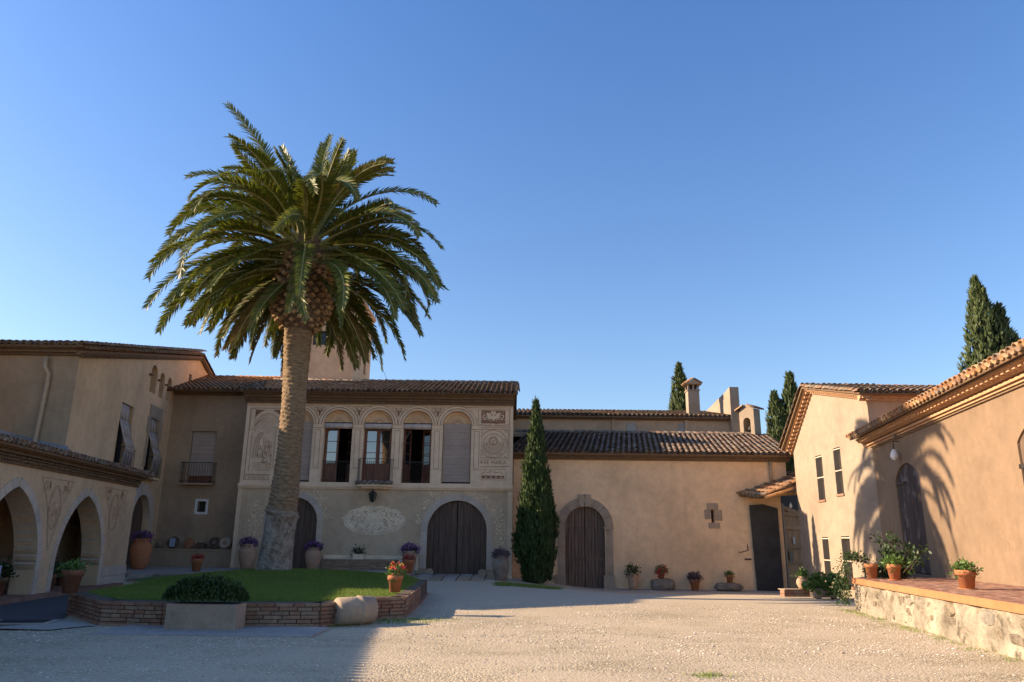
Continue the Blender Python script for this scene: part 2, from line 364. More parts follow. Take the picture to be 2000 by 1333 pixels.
# ------------------------------------------------------------------ building kit
def resample(pts, n):
    L=[0]
    for a,b in zip(pts,pts[1:]): L.append(L[-1]+math.dist(a,b))
    out=[]; j=0
    for i in range(n+1):
        t=L[-1]*i/n
        while j<len(L)-2 and L[j+1]<t: j+=1
        k=(t-L[j])/max(1e-9,L[j+1]-L[j]); out.append(tuple(pts[j][q]+(pts[j+1][q]-pts[j][q])*k for q in range(len(pts[0]))))
    return out
def offset(pts, t):
    """offset an open polyline to its right-hand side when it runs counter-clockwise over an arch"""
    out=[]
    for i,p in enumerate(pts):
        a=pts[max(i-1,0)]; b=pts[min(i+1,len(pts)-1)]
        dx,dz=b[0]-a[0],b[1]-a[1]; l=math.hypot(dx,dz) or 1
        out.append((p[0]+dz/l*t,p[1]-dx/l*t))
    return out
def arch_path(s0,s1,z0,zs,**k):
    r=arch(s0,s1,z0,zs,**k); return r[1:]+[r[0]] if zs-z0>1e-4 else r   # right jamb foot, over the top, left jamb foot
def arch_top(s0,s1,zs,**k): return arch(s0,s1,zs,zs,**k)
def stones(name, parent, F, path, n, t, d0, d1, mat, gap=.008, sub=3, jit=.0, label=None):
    full=resample(path, n*sub*2)
    off=offset(full,t); m=sub*2
    for i in range(n):
        a=full[i*m:(i+1)*m+1]; b=off[i*m:(i+1)*m+1]
        g=gap/max(.01,math.dist(a[0],a[-1]))
        def tr(q):
            q=list(q); q[0]=tuple(q[0][k]+(q[1][k]-q[0][k])*min(.9,g*m) for k in (0,1)); q[-1]=tuple(q[-1][k]+(q[-2][k]-q[-1][k])*min(.9,g*m) for k in (0,1)); return q
        a=tr(a); b=tr(b); dd=d0-random.uniform(0,jit)
        mb=MB(); q=len(a)
        V=[F(*p,dd) for p in a]+[F(*p,dd) for p in b]+[F(*p,d1) for p in a]+[F(*p,d1) for p in b]
        fs=[]
        for k in range(q-1):
            fs+= [(k,k+1,q+k+1,q+k),(2*q+k,3*q+k,3*q+k+1,2*q+k+1),(k,2*q+k,2*q+k+1,k+1),(q+k,q+k+1,3*q+k+1,3*q+k)]
        fs+=[(0,q,3*q,2*q),(q-1,3*q-1,4*q-1,2*q-1)]
        mb.add(V,fs); mb.build(name,mat,parent)
def jamb_blocks(name, parent, F, s0, s1, z0, z1, n, d0, d1, mat, jit=.01):
    z=z0; hs=[random.uniform(.8,1.25) for _ in range(n)]; k=(z1-z0)/sum(hs)
    for h in hs:
        mb=MB(); mb.fbox(F,s0+random.uniform(0,jit),s1-random.uniform(0,jit),z+.005,z+h*k-.005,d0-random.uniform(0,jit/2),d1)
        mb.build(name,mat,parent); z+=h*k
def band(mb, F, path, t0, t1, d0, d1, mi=0):
    a=offset(path,t0); b=offset(path,t1); n=len(a)
    V=[F(*p,d0) for p in a]+[F(*p,d0) for p in b]+[F(*p,d1) for p in a]+[F(*p,d1) for p in b]
    fs=[]
    for k in range(n-1): fs+=[(k,k+1,n+k+1,n+k),(k,2*n+k,2*n+k+1,k+1),(n+k,n+k+1,3*n+k+1,3*n+k)]
    fs+=[(0,n,3*n,2*n),(n-1,3*n-1,4*n-1,2*n-1)]
    mb.add(V,fs,mi)
def ribbon(mb, F, pts, w, d=-.006, mi=0):
    a=offset(pts,-w/2); b=offset(pts,w/2); n=len(a)
    mb.add([F(*p,d) for p in a]+[F(*p,d) for p in b],[(k,k+1,n+k+1,n+k) for k in range(n-1)],mi)
def rectline(mb, F, s0,s1,z0,z1,w,d=-.006,mi=0):
    for a,b in (((s0,z0),(s1,z0)),((s1,z0),(s1,z1)),((s1,z1),(s0,z1)),((s0,z1),(s0,z0))): ribbon(mb,F,[a,b],w,d,mi)
def spiral(c, r, turns, a0, sgn=1, n=16):
    return [(c[0]+r*(1-i/n*.85)*cos(a0+sgn*2*pi*turns*i/n), c[1]+r*(1-i/n*.85)*sin(a0+sgn*2*pi*turns*i/n)) for i in range(n+1)]
def leaf2(mb, F, p, l, w, a, d=-.007, mi=0):
    c,s=cos(a),sin(a); P=[(0,0),(.35,.5),(.7,.42),(1,0),(.7,-.42),(.35,-.5)]
    mb.add([F(p[0]+x*l*c-y*w*s, p[1]+x*l*s+y*w*c, d) for x,y in P],[tuple(range(6))],mi)
def ellipse_ring(c,a,b,n=32,a0=0,a1=2*pi): return [(c[0]+a*cos(a0+(a1-a0)*i/n),c[1]+b*sin(a0+(a1-a0)*i/n)) for i in range(n+1)]
def foliage_orn(mb, F, s0,s1,z0,z1, sym=True, w=.018, d=-.007, seed=1, mi=0, dens=1.0):
    """mirrored scrolls and leaves inside a rectangle"""
    R=random.Random(seed); cx=(s0+s1)/2; hw=(s1-s0)/2; hh=z1-z0
    def put(p, f):
        for q in ((1,-1) if sym else (1,)):
            f(lambda x,z: (cx+q*(x-cx),z))
    r=min(hw,hh)*.42
    nx=max(1,int(hw/r/1.15)); nz=max(1,int(hh/(2*r)))
    for i in range(nx):
        for j in range(nz):
            c=(cx+hw*(i+.55)/nx, z0+hh*(j+.5)/nz); sp=spiral(c,min(r,hw/nx*.5,hh/nz*.46),1.3,R.uniform(0,6),R.choice((-1,1)))
            for q in (1,-1):
                ribbon(mb,F,[(cx+q*(x-cx),z) for x,z in sp],w,d,mi)
            for k in range(int(7*dens)):
                a=R.uniform(0,2*pi); rr=r*R.uniform(.55,.95); l=r*R.uniform(.3,.5)
                x=c[0]+rr*cos(a)*.9; z=c[1]+rr*sin(a)*.9
                if not(s0<x<s1-.03 and z0+.02<z<z1-.02): continue
                for q in (1,-1): leaf2(mb,F,(cx+q*(x-cx),z),l,l*.45,a+.8 if q>0 else pi-a-.8,d,mi)
    leaf2(mb,F,(cx,z0+hh*.1),hh*.75,r*.5,pi/2,d,mi)

# barrel tile: X across, Y up the slope, Z out of the roof
def tile_mesh(L=.46, r0=.105, r1=.085, th=.014, n=7, mat=None, name='roof_tile'):
    mb=MB(); V=[]
    for y,r in ((0,r0),(L,r1)):
        for rr in (r, r-th):
            for k in range(n+1):
                a=pi*k/n; V.append((rr*cos(a),y,rr*sin(a)*.92))
    m=n+1; fs=[]
    for k in range(n):
        fs+=[(k,k+1,2*m+k+1,2*m+k),(m+k,3*m+k,3*m+k+1,m+k+1),(k,m+k,m+k+1,k+1)]
    mb.add(V,fs); me=mb.mesh(name,mat,True); return me
_tm={}
def get_tile(matk, L=.46, r=.105):
    k=(matk,L,r)
    if k not in _tm: _tm[k]=tile_mesh(L,r,r*.82,mat=M[matk],n=6)
    return _tm[k]
def join_mesh(name, me, mats, mat):
    """many copies of one mesh as one mesh (numpy)"""
    nv=len(me.vertices); co=np.empty(nv*3); me.vertices.foreach_get('co',co); co=co.reshape(-1,3)
    fc=[tuple(p.vertices) for p in me.polygons]; k=len(mats)
    A=np.array([[list(r) for r in m] for m in mats])       # k,4,4
    V=np.einsum('kij,nj->kni',A[:,:3,:3],co)+A[:,None,:3,3]
    ls=np.array([len(f) for f in fc]); li=np.concatenate([np.array(f) for f in fc])
    out=bpy.data.meshes.new(name); out.vertices.add(nv*k); out.vertices.foreach_set('co',V.reshape(-1))
    out.loops.add(len(li)*k); out.polygons.add(len(fc)*k)
    out.loops.foreach_set('vertex_index',(li[None,:]+(np.arange(k)*nv)[:,None]).reshape(-1).astype(np.int32))
    st=np.concatenate([[0],np.cumsum(ls)[:-1]])
    out.polygons.foreach_set('loop_start',(st[None,:]+(np.arange(k)*len(li))[:,None]).reshape(-1).astype(np.int32))
    mi=np.array([p.material_index for p in me.polygons]); out.polygons.foreach_set('material_index',np.tile(mi,k).astype(np.int32))
    sm=np.array([p.use_smooth for p in me.polygons]); out.polygons.foreach_set('use_smooth',np.tile(sm,k))
    for m in (mat if isinstance(mat,(list,tuple)) else [mat]): out.materials.append(m)
    out.update(calc_edges=True); return out
def basis(o,x,y,z):
    return Matrix(((x[0],y[0],z[0],o[0]),(x[1],y[1],z[1],o[1]),(x[2],y[2],z[2],o[2]),(0,0,0,1)))
def tile_roof(parent, O, u, W, v, L, matk='tile', sp=.225, ex=.40, r=.105, max_ind=300, rows=None, deck=True, alt=None, keep=None, ridge=False):
    """covers and channels of clay barrel tiles; O = eave corner, u = along the eave, v = up the slope"""
    O=Vector(O); u=Vector(u).normalized(); v=Vector(v).normalized(); n=u.cross(v).normalized()
    if n.z<0: O=O+u*W; u=-u; n=-n
    nu=max(1,int(round(W/sp))); sp=W/nu; nr=int(math.ceil(L/ex)); rows=rows or nr
    vp=(v-u*u.dot(v)).normalized(); x=vp.cross(n)
    me=get_tile(matk,ex+.07,r); me2=get_tile(alt,ex+.07,r) if alt else me
    ind=0; rest=[]; pan=[]
    for j in range(min(rows,nr)):
        for i in range(nu+1):
            for kind in (0,1):
                if kind==1 and i==nu: continue
                p=O+u*((i+.5*kind)*sp)+v*(j*ex-.05+random.uniform(-.02,.02))
                if keep and not keep(p): continue
                tilt=radians(4.6)+random.gauss(0,.016); yaw=random.gauss(0,.03)
                if kind==0:
                    m=basis(p+n*(.075+random.uniform(-.006,.008)),x,vp,n)@Matrix.Rotation(-tilt,4,'X')@Matrix.Rotation(yaw,4,'Z')
                else:
                    m=basis(p+n*(.115),x,vp,n)@Matrix.Rotation(pi,4,'Y')@Matrix.Rotation(-radians(2),4,'X')
                vis = (kind==0 or j==0)
                if vis and ind<max_ind:
                    inst('roof_tile', me if random.random()<.75 else me2, parent, m); ind+=1
                else: (rest if kind==0 else pan).append(m)
    if rest or pan:
        o=inst('roof_tile_field', join_mesh('roof_tile_field',me,rest+pan,M[matk]),parent); o['kind']='stuff'
    if deck:
        mb=MB(); a=O+n*.0; P=[a-v*.0,a+u*W,a+u*W+v*L,a+v*L]
        mb.hexa([tuple(q-n*.05) for q in P]+[tuple(q+n*.015) for q in P]); mb.build('roof_deck',M['cornice_brown'],parent)
    return n
def ridge_tiles(parent, a, b, matk='tile', r=.12, L=.42, lift=.08):
    a=Vector(a); b=Vector(b); d=(b-a).normalized(); n=int((b-a).length/(L-.06))
    x=d.cross(Vector((0,0,1))).normalized(); z=x.cross(d)
    me=get_tile(matk,L,r)
    for i in range(n):
        inst('ridge_tile',me,parent,basis(a+d*i*(L-.06)+z*(lift+random.uniform(-.005,.01)),x,d,z)@Matrix.Rotation(radians(-3),4,'X')@Matrix.Rotation(random.gauss(0,.02),4,'Z'))
def cornice(parent, F, s0, s1, layers, mat, name='cornice', teeth=None):
    """projecting courses: (z0, z1, how far proud); teeth = (z0, z1, proud, pitch, width)"""
    mb=MB()
    for z0,z1,pr in layers: mb.fbox(F,s0,s1,z0,z1,-pr,.05)
    mb.build(name,mat,parent)
    if teeth:
        z0,z1,pr,pitch,w=teeth; k=int((s1-s0)/pitch); mb=MB(); mb.fbox(F,0,w,z0,z1,-pr,.02)
        base=Vector(F(0,0,0)); ux=Vector(F(1,0,0))-base
        me=mb.mesh('cornice_brick',mat); me.update()
        mats=[Matrix.Translation(ux*(s0+i*pitch)) for i in range(k)]
        for m in mats[:260]: inst('cornice_brick',me,parent,m)
def leafcloud(mb, pts, size, per=4, mi=0, up=.3, aspect=2.2, R=random, spread=.6):
    """leaf-sized faces scattered round the points"""
    for p in pts:
        for _ in range(per):
            q=Vector(p)+Vector((R.gauss(0,1),R.gauss(0,1),R.gauss(0,1)))*size*spread
            d=Vector((R.gauss(0,1),R.gauss(0,1),R.gauss(0,1)+up)).normalized(); s=d.orthogonal().normalized()
            s=(Matrix.Rotation(R.uniform(0,6.28),3,d)@s)
            l=size*R.uniform(.7,1.3); w=l/aspect
            mb.add([q,q+d*l*.5+s*w*.5,q+d*l,q+d*l*.5-s*w*.5],[(0,1,2,3)],mi)
def blob_points(n, rx, ry, rz, c=(0,0,0), R=random, shell=.55):
    out=[]
    while len(out)<n:
        x,y,z=R.uniform(-1,1),R.uniform(-1,1),R.uniform(-1,1); d=x*x+y*y+z*z
        if d>1 or d<shell*shell*R.random(): continue
        out.append((c[0]+x*rx,c[1]+y*ry,c[2]+z*rz))
    return out
def smooth(a,b,x):
    t=max(0,min(1,(x-a)/(b-a))); return t*t*(3-2*t)
def gz(x,y):
    """height of the yard: level gravel, a dip towards the far right, a rise towards the far left"""
    z=-.44*smooth(22,35,y)*smooth(-1,5,x)
    z+=.33*smooth(24,31,y)*smooth(-3.2,-6.5,x)
    z+=.10*smooth(28,34,y)*smooth(3,-1,x)*smooth(-7,-4,x)
    return z

K3=1.135                                  # the low house group is drawn at y = 31 and stands ten per cent bigger, flush with the main house
def set_k3(t):
    t.scale=(K3,)*3; l=t.location; t.location=(l.x*K3,l.y*K3,1.6+(l.z-1.6)*K3)
def k3(x,y,z): return (x*K3,y*K3,z)
# ------------------------------------------------------------------ ground
m,nt,b=new_mat('gravel_ground',.95,.15)
g=_n(nt,'ShaderNodeNewGeometry'); vo=_n(nt,'ShaderNodeTexVoronoi'); vo.inputs['Scale'].default_value=26; nt.links.new(g.outputs['Position'],vo.inputs['Vector'])
vo2=_n(nt,'ShaderNodeTexVoronoi'); vo2.inputs['Scale'].default_value=62; nt.links.new(g.outputs['Position'],vo2.inputs['Vector'])
r1=ramp(nt,[(0,(0.219,0.167,0.118)),(.35,(0.438,0.343,0.236)),(.7,(0.555,0.452,0.321)),(1,(0.729,0.700,0.537))])
sx=_n(nt,'ShaderNodeSeparateColor'); nt.links.new(vo.outputs['Color'],sx.inputs[0]); nt.links.new(sx.outputs[0],r1.inputs[0])
r2=ramp(nt,[(0,(0.321,0.256,0.184)),(.5,(0.496,0.394,0.276)),(1,(0.700,0.598,0.446))]); sy=_n(nt,'ShaderNodeSeparateColor'); nt.links.new(vo2.outputs['Color'],sy.inputs[0]); nt.links.new(sy.outputs[1],r2.inputs[0])
col=mixc(nt,.6,r1.outputs[0],r2.outputs[0])
big=noisetex(nt,.35,5,.6); rb=ramp(nt,[(.32,(0.656,0.666,0.590)),(.68,(1.06,1.06,1.02))]); nt.links.new(big.outputs[0],rb.inputs[0]); col=mixc(nt,1,col,rb.outputs[0],'MULTIPLY')
dust=noisetex(nt,.8,7,.7,dist=.6,stretch=(.6,1.05,1)); rd=ramp(nt,[(.40,(0,0,0)),(.58,(1,1,1))]); nt.links.new(dust.outputs[0],rd.inputs[0])
fine=noisetex(nt,30,4,.7); rf=ramp(nt,[(.3,(0.380,0.306,0.210)),(.7,(0.584,0.481,0.341))]); nt.links.new(fine.outputs[0],rf.inputs[0])
sep=_n(nt,'ShaderNodeSeparateXYZ'); nt.links.new(g.outputs['Position'],sep.inputs[0])
far=_n(nt,'ShaderNodeMapRange'); far.inputs['From Min'].default_value=17; far.inputs['From Max'].default_value=23; nt.links.new(sep.outputs[1],far.inputs[0])
k=mth(nt,'MAXIMUM',mth(nt,'MULTIPLY',rd.outputs[0],.8),far.outputs[0],True)
col=mixc(nt,k,col,rf.outputs[0]); nt.links.new(col,b.inputs['Base Color'])
h=mth(nt,'ADD',mth(nt,'MULTIPLY',vo.outputs['Distance'],-1.0),mth(nt,'MULTIPLY',vo2.outputs['Distance'],-.5)); bump(nt,b,mth(nt,'MULTIPLY',h,mth(nt,'SUBTRACT',1,mth(nt,'MULTIPLY',k,.8))),.6,.025)
M['gravel']=m
m,nt,b=new_mat('asphalt',.9,.3); n=noisetex(nt,60,4,.7); n2=noisetex(nt,.7,5,.6)
r=ramp(nt,[(.3,(.055,.055,.06)),(.7,(.12,.118,.118))]); nt.links.new(n.outputs[0],r.inputs[0]); r2=ramp(nt,[(.3,(.8,.8,.8)),(.7,(1.1,1.1,1.1))]); nt.links.new(n2.outputs[0],r2.inputs[0])
nt.links.new(mixc(nt,1,r.outputs[0],r2.outputs[0],'MULTIPLY'),b.inputs['Base Color']); bump(nt,b,n.outputs[0],.6,.008); M['asphalt']=m

def axis(fine0,fine1,step,far):
    a=list(np.arange(fine0,fine1+1e-6,step)); s=step; x=fine1
    while x<far: s*=1.5; x+=s; a.append(x)
    s=step; x=fine0
    while x>-far: s*=1.5; x-=s; a.insert(0,x)
    return a
xs=axis(-18,18,.3,900); ys=axis(2,40,.3,900); mb=MB()
for y in ys:
    for x in xs:
        z=gz(x,y)+mnoise.noise(Vector((x*.5,y*.5,0)))*.018 if 5<y<21 and abs(x)<14 else gz(x,y)
        if y>45 or abs(x)>40: z=-.3
        mb.v.append((x,y,z))
nx=len(xs)
for j in range(len(ys)-1):
    for i in range(nx-1):
        q=j*nx+i; mb.f.append((q,q+1,q+nx+1,q+nx)); mb.m.append(0)
tag(mb.build('ground',M['gravel'],None,True,fix=False),kind='structure')
# loose stones, thick near the camera
R_=np.random.RandomState(5)
pm=MB(); pm.add([(1,0,0),(.3,.8,.1),(-.8,.5,0),(-.9,-.5,.1),(.2,-.9,0),(.1,.1,.55),(0,0,-.3)],[(0,1,5),(1,2,5),(2,3,5),(3,4,5),(4,0,5)]); pme=pm.mesh('pebble',M['gravel'])
m,nt,b=new_mat('gravel_stone',.9,.25); r=ramp(nt,[(0,(0.255,0.195,0.150)),(.3,(0.465,0.375,0.285)),(.65,(0.600,0.503,0.405)),(.9,(0.780,0.690,0.585)),(1,(.62,.56,.48))]); nt.links.new(rnd(nt),r.inputs[0]); nt.links.new(r.outputs[0],b.inputs['Base Color']); M['pebble']=m
A=[]
N=52000; yy=6.5+15*R_.rand(N)**1.5; xx=(R_.rand(N)*2-1)*(yy*.78+1.0)
cl=[mnoise.noise(Vector((x*.6,y*.6,7))) for x,y in zip(xx,yy)]
for x,y,c in zip(xx,yy,cl):
    if x< -9.2+.0*y and y>14: continue
    if x<-2.3 and y>14.6: continue
    if x>8.82+.151*(y-20)-.1: continue
    if R_.rand()>.60+c*1.5: continue
    s=min(.03,.0045+abs(R_.normal(0,.006)))*(1+.5*(y>12)); a=R_.rand()*6.28; c_,s_=cos(a)*s,sin(a)*s; f=.6+R_.rand()*.6
    A.append(((c_,-s_*f,0,x),(s_,c_*f,0,y),(0,0,s,gz(x,y)+s*.1+mnoise.noise(Vector((x*.5,y*.5,0)))*.018),(0,0,0,1)))
o=inst('gravel_stones',join_mesh('gravel_stones',pme,A,M['pebble'])); o['kind']='stuff'
tag(o,'loose pale gravel stones scattered over the yard','gravel')
# asphalt strip left of the lawn bed
mb=MB(); P=[(-14,8),(-9.6,13.2),(-8.6,15.3),(-9.3,16.9),(-9.9,20),(-10.6,23.5),(-11.2,26.2),(-13.4,26.6),(-12.6,22),(-12.1,18),(-12.2,12),(-17,8)]
mb.poly([(x,y,.024) for x,y in P]); tag(mb.build('asphalt_path',M['asphalt'],None,fix=False),kind='structure')
mb=MB(); mb.poly([(x,y,.020) for x,y in [(-9.9,14.1),(-8.0,13.9),(-7.6,14.7),(-9.0,15.9),(-10.3,15.4)]]); tag(mb.build('concrete_apron',M['concrete'],None,fix=False),kind='structure')
mb=MB(); mb.box(-7.0,-3.3,13.35,14.75,-.05,.028); tag(mb.build('concrete_slab',M['concrete'],None),kind='structure')
T=thing('drain_grate','dark rectangular drain grate in a concrete frame left of the brick bed','grate',(-9.1,14.95,.02),.2)
MB().box(-.55,.55,-.35,.35,0,.02).build('grate_frame',M['concrete'],T)
mb=MB(); mb.box(-.42,.42,-.24,.24,.016,.026)
for k in range(14): mb.box(-.40+k*.06,-.37+k*.06,-.23,.23,.02,.036)
mb.build('grate_bars',M['gate_sheet'],T)
# raised stone terrace in the back left corner, steps
T=thing('stone_platform','low worn stone platform with two steps before the back left doors','platform',(0,0,0))
mb=MB(); P=[(-16.2,27.2),(-10.2,27.2),(-9.8,29.8),(-4.0,30.6),(-4.0,34.1),(-12.2,34.1),(-12.2,35.2),(-16.5,35.2)]
mb.add([(x,y,-.1) for x,y in P]+[(x,y,.34) for x,y in P],[tuple(range(7,-1,-1)),tuple(range(8,16))]+[(i,(i+1)%8,8+(i+1)%8,8+i) for i in range(8)]); mb.build('platform_slab',M['concrete'],T)
R2=random.Random(4)
for j,(y,z) in enumerate(((26.5,.11),(26.85,.23),(27.15,.35))):
    x=-14.2
    while x<-10.4:
        w=R2.uniform(.6,1.2); MB().box(x,x+w-.02,y,y+.42,-.05,z+R2.uniform(-.015,.015)).build('step_stone',M['grey_stone' if R2.random()<.4 else 'concrete'],T); x+=w
for i in range(5): MB().box(-5.9+i*.36,-5.56+i*.36,30.3+.03*i,30.75,.30,.40).build('edge_stone',M['white_stone'],T)
# cobbled ramp before the big door
T=thing('doorstep_paving','row of large worn paving slabs sloping down from the big arched door','paving',(0,0,0))
for i in range(6):
    x=-3.75+i*.56
    for j in range(2):
        y0=32.6-j*1.5+R2.uniform(-.1,.1)*j; y1=y0+1.42
        if j==1 and i in (0,5): continue
        z0=gz(x,y0)+.02; z1=gz(x,y1)+.05
        MB().hexa([(x,y0,z0-.1),(x+.5,y0+R2.uniform(-.05,.05),z0-.1),(x+.5,y1,z1-.1),(x,y1,z1-.1),(x,y0,z0+.04),(x+.5,y0,z0+.04),(x+.5,y1,z1+.05),(x,y1,z1+.05)]).build('paving_slab',M['tan_stone' if (i+j)%3 else 'concrete'],T)
tag(inst('door_apron',MB().hexa([(2.2,34.3,-.7),(12.6,34.3,-.7),(12.6,35.25,-.7),(2.2,35.25,-.7),(2.2,34.3,-.40),(12.6,34.3,-.43),(12.6,35.25,-.40),(2.2,35.25,-.38)]).mesh('door_apron',M['concrete'])),kind='structure')

# ------------------------------------------------------------------ brick-edged lawn
T=thing('lawn_bed','round-ended lawn bed with low brick walls on the near side under the palm','lawn bed',(0,0,0))
outl=[(-9.35,16.85),(-7.62,14.9),(-6.4,14.72),(-4.9,14.8),(-3.55,14.98),(-3.05,15.75),(-2.95,16.35),(-2.22,16.85),(-2.32,20.5),(-2.5,24.2)]
rest_=[(-3.4,27.2),(-6.0,29.9),(-8.8,30.2),(-11.0,27.6),(-10.6,24),(-9.9,20)]
poly_=outl+rest_
mb=MB(); n=len(poly_); mb.add([(x,y,.40) for x,y in poly_]+[(x,y,-.1) for x,y in poly_],[tuple(range(n))]+[(i,(i+1)%n,n+(i+1)%n,n+i) for i in range(n)]); mb.build('lawn_soil',M['soil'],T)
BL=.34; BH=.072; cnt=0
bme=MB().box(0,BL-.022,-.03,.10,0,BH-.014).mesh('brick',M['brick']); bev=None
for si,(a,b) in enumerate(zip(outl,outl[1:])):
    a=Vector((*a,0)); b=Vector((*b,0)); d=(b-a); L=d.length; d/=L; nrm=Vector((-d.y,d.x,0))   # inward
    if nrm.dot(Vector((-6,22,0))-a)<0: nrm=-nrm
    mb=MB(); mb.hexa([tuple(a+nrm*.02),tuple(b+nrm*.02),tuple(b+nrm*.3),tuple(a+nrm*.3),tuple(a+nrm*.02+Vector((0,0,.43))),tuple(b+nrm*.02+Vector((0,0,.43))),tuple(b+nrm*.3+Vector((0,0,.43))),tuple(a+nrm*.3+Vector((0,0,.43)))]); mb.build('bed_wall_core',M['mortar'],T)
    for r_ in range(6):
        x=0
        while x<L-.03:
            l=min(random.choice((.20,.27,.34,.34)),L-x)
            if cnt<292:
                inst('brick',bme,T,basis(a+d*x+nrm*random.uniform(-.004,.012)+Vector((0,0,.006+r_*BH+random.uniform(-.003,.003))),d,nrm,Vector((0,0,1)))@Matrix.Diagonal((l/BL,1,1,1))@Matrix.Rotation(random.gauss(0,.01),4,'Z')); cnt+=1
            x+=l
    x=0
    while x<L-.02:
        l=min(.40,L-x); MB().hexa([tuple(a+d*(x+.004)-nrm*.05),tuple(a+d*(x+l-.004)-nrm*.05),tuple(a+d*(x+l-.004)+nrm*.26),tuple(a+d*(x+.004)+nrm*.26)]+[tuple(a+d*(x+.004)-nrm*.05+Vector((0,0,.035))),tuple(a+d*(x+l-.004)-nrm*.05+Vector((0,0,.035))),tuple(a+d*(x+l-.004)+nrm*.26+Vector((0,0,.035))),tuple(a+d*(x+.004)+nrm*.26+Vector((0,0,.035)))]).build('coping_brick',M['cap'],T); T.children[-1].location.z=.44
        x+=l
# light stone kerb continuing to the house
for k in range(9):
    a=Vector((-2.55-.14*k,24.3+.75*k,0)); MB().box(-.16,.16,0,.70,-.1,.36-.01*k).build('kerb_stone',M['white_stone'],T); T.children[-1].location=a; T.children[-1].rotation_euler.z=.18
# grass blades
def inside(x,y,P):
    c=False; j=len(P)-1
    for i in range(len(P)):
        if (P[i][1]>y)!=(P[j][1]>y) and x<(P[j][0]-P[i][0])*(y-P[i][1])/(P[j][1]-P[i][1])+P[i][0]: c=not c
        j=i
    return c
gr=MB(); gr.add([(-.5,0,0),(.5,0,0),(.12,.25,.6),(0,.55,1)],[(0,1,2),(0,2,3)]); gme=gr.mesh('grass_blade',M['grass'])
R_=np.random.RandomState(9); A=[]; ins=[(x,y) for x,y in poly_]
cx_,cy_=-6.3,22
inner=[(cx_+(x-cx_)*.975+( .12 if x<cx_ else -.12),cy_+(y-cy_)*.985+(.16 if y<cy_ else -.1)) for x,y in poly_]
while len(A)<150000:
    x=-11.2+9*R_.rand(); y=14.7+15.6*R_.rand()**1.35
    if not inside(x,y,inner): continue
    s=.028+.03*R_.rand()*(1+.8*mnoise.noise(Vector((x*1.3,y*1.3,0)))); a=R_.rand()*6.28; w=.007+.004*R_.rand(); w*=1+.5*max(0,(y-15)/10)
    z=.40+.20*smooth(3.8,.4,math.hypot(x+7.33,y-24.45))+.05*sin((x+10)*.4)
    A.append(((cos(a)*w,-sin(a)*s,0,x),(sin(a)*w,cos(a)*s,0,y),(0,0,s,z),(0,0,0,1)))
o=inst('lawn_grass',join_mesh('lawn_grass',gme,A,M['grass'])); tag(o,'mown green lawn inside the brick bed under the palm','grass',kind='stuff')
mb=MB(); mb.poly([(x,y,.413) for x,y in inner])
for j in range(9):
    for k in range(24): mb.v.append((-7.33+3.9*j/8*cos(2*pi*k/24),24.45+3.9*j/8*sin(2*pi*k/24),.40+.2*smooth(3.8,.4,3.9*j/8)+(.0 if j<8 else -.01)))
b0=len(inner)
for j in range(8):
    for k in range(24): mb.f.append((b0+j*24+k,b0+j*24+(k+1)%24,b0+(j+1)*24+(k+1)%24,b0+(j+1)*24+k)); mb.m.append(0)

m=leafmat('lawn_base',[(0,(.06,.105,.02)),(1,(.13,.17,.045))],.9,.0,.1,3); o=mb.build('lawn_surface',m,T,fix=False)
# ------------------------------------------------------------------ main house with the painted front
F1=frame(0,34,1,0)
H=thing('main_house','painted two-storey house front with five arched upper openings and a sundial','house',(0,0,0))
bigdoor=arch(-3.63,-1.01,-.1,2.01); leftdoor=arch(-10.6,-8.5,.2,2.33)
wall('lower_wall',F1,rect(-12.1,.1,-.4,3.8),[bigdoor,leftdoor],.45,M['grey_plaster'],H)
OC=[-9.66,-7.86,-6.05,-4.25,-2.45]; HW=.645
ops=[arch(c-HW,c+HW,4.06,6.66,n=24) for c in OC]
wall('upper_wall',F1,rect(-12.1,.1,3.98,7.66),ops,.42,M['cream'],H)
mb=MB()
for P in (((.1,34),(.1,42)),((.1,42),(-12.1,42)),((-12.1,42),(-12.1,34))):
    (a,b),(c,d)=P; mb.poly([(a,b,-.4),(c,d,-.4),(c,d,8.3),(a,b,8.3)])
mb.build('side_wall',M['grey_plaster'],H,fix=False)
mb=MB(); mb.fbox(F1,-12.0,0.0,3.8,4.0,.46,4.0); mb.fbox(F1,-12.0,0.0,7.55,7.6,.46,4.0); mb.fbox(F1,-12.0,0.0,-.3,7.6,4.0,4.1); mb.fbox(F1,-12.,.0,-.35,-.3,.46,4)
for s in (-8.77,-6.96,-5.15,-3.35): mb.fbox(F1,s-.05,s+.05,4.0,7.55,.5,4)
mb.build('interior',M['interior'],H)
cornice(H,F1,-12.13,.13,[(3.76,3.84,.07),(3.84,3.93,.12),(3.93,3.98,.09)],M['cream'],'string_course')
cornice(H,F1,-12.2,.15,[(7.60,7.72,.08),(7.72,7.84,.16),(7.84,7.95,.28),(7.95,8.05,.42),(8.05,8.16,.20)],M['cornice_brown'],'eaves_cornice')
# corner pilaster strip, plinth stone
MB().fbox(F1,-.1,.115,-.3,3.76,-.03,.02).build('corner_strip',M['cream'],H); MB().fbox(F1,-12.115,-11.95,-.3,3.76,-.03,.02).build('corner_strip',M['cream'],H)
mb=MB(); mb.fbox(F1,-8.1,-3.98,.2,.93,-.07,.02); mb.fbox(F1,-.68,.12,-.3,.62,-.06,.02); mb.build('plinth',M['sgraf_light'],H)
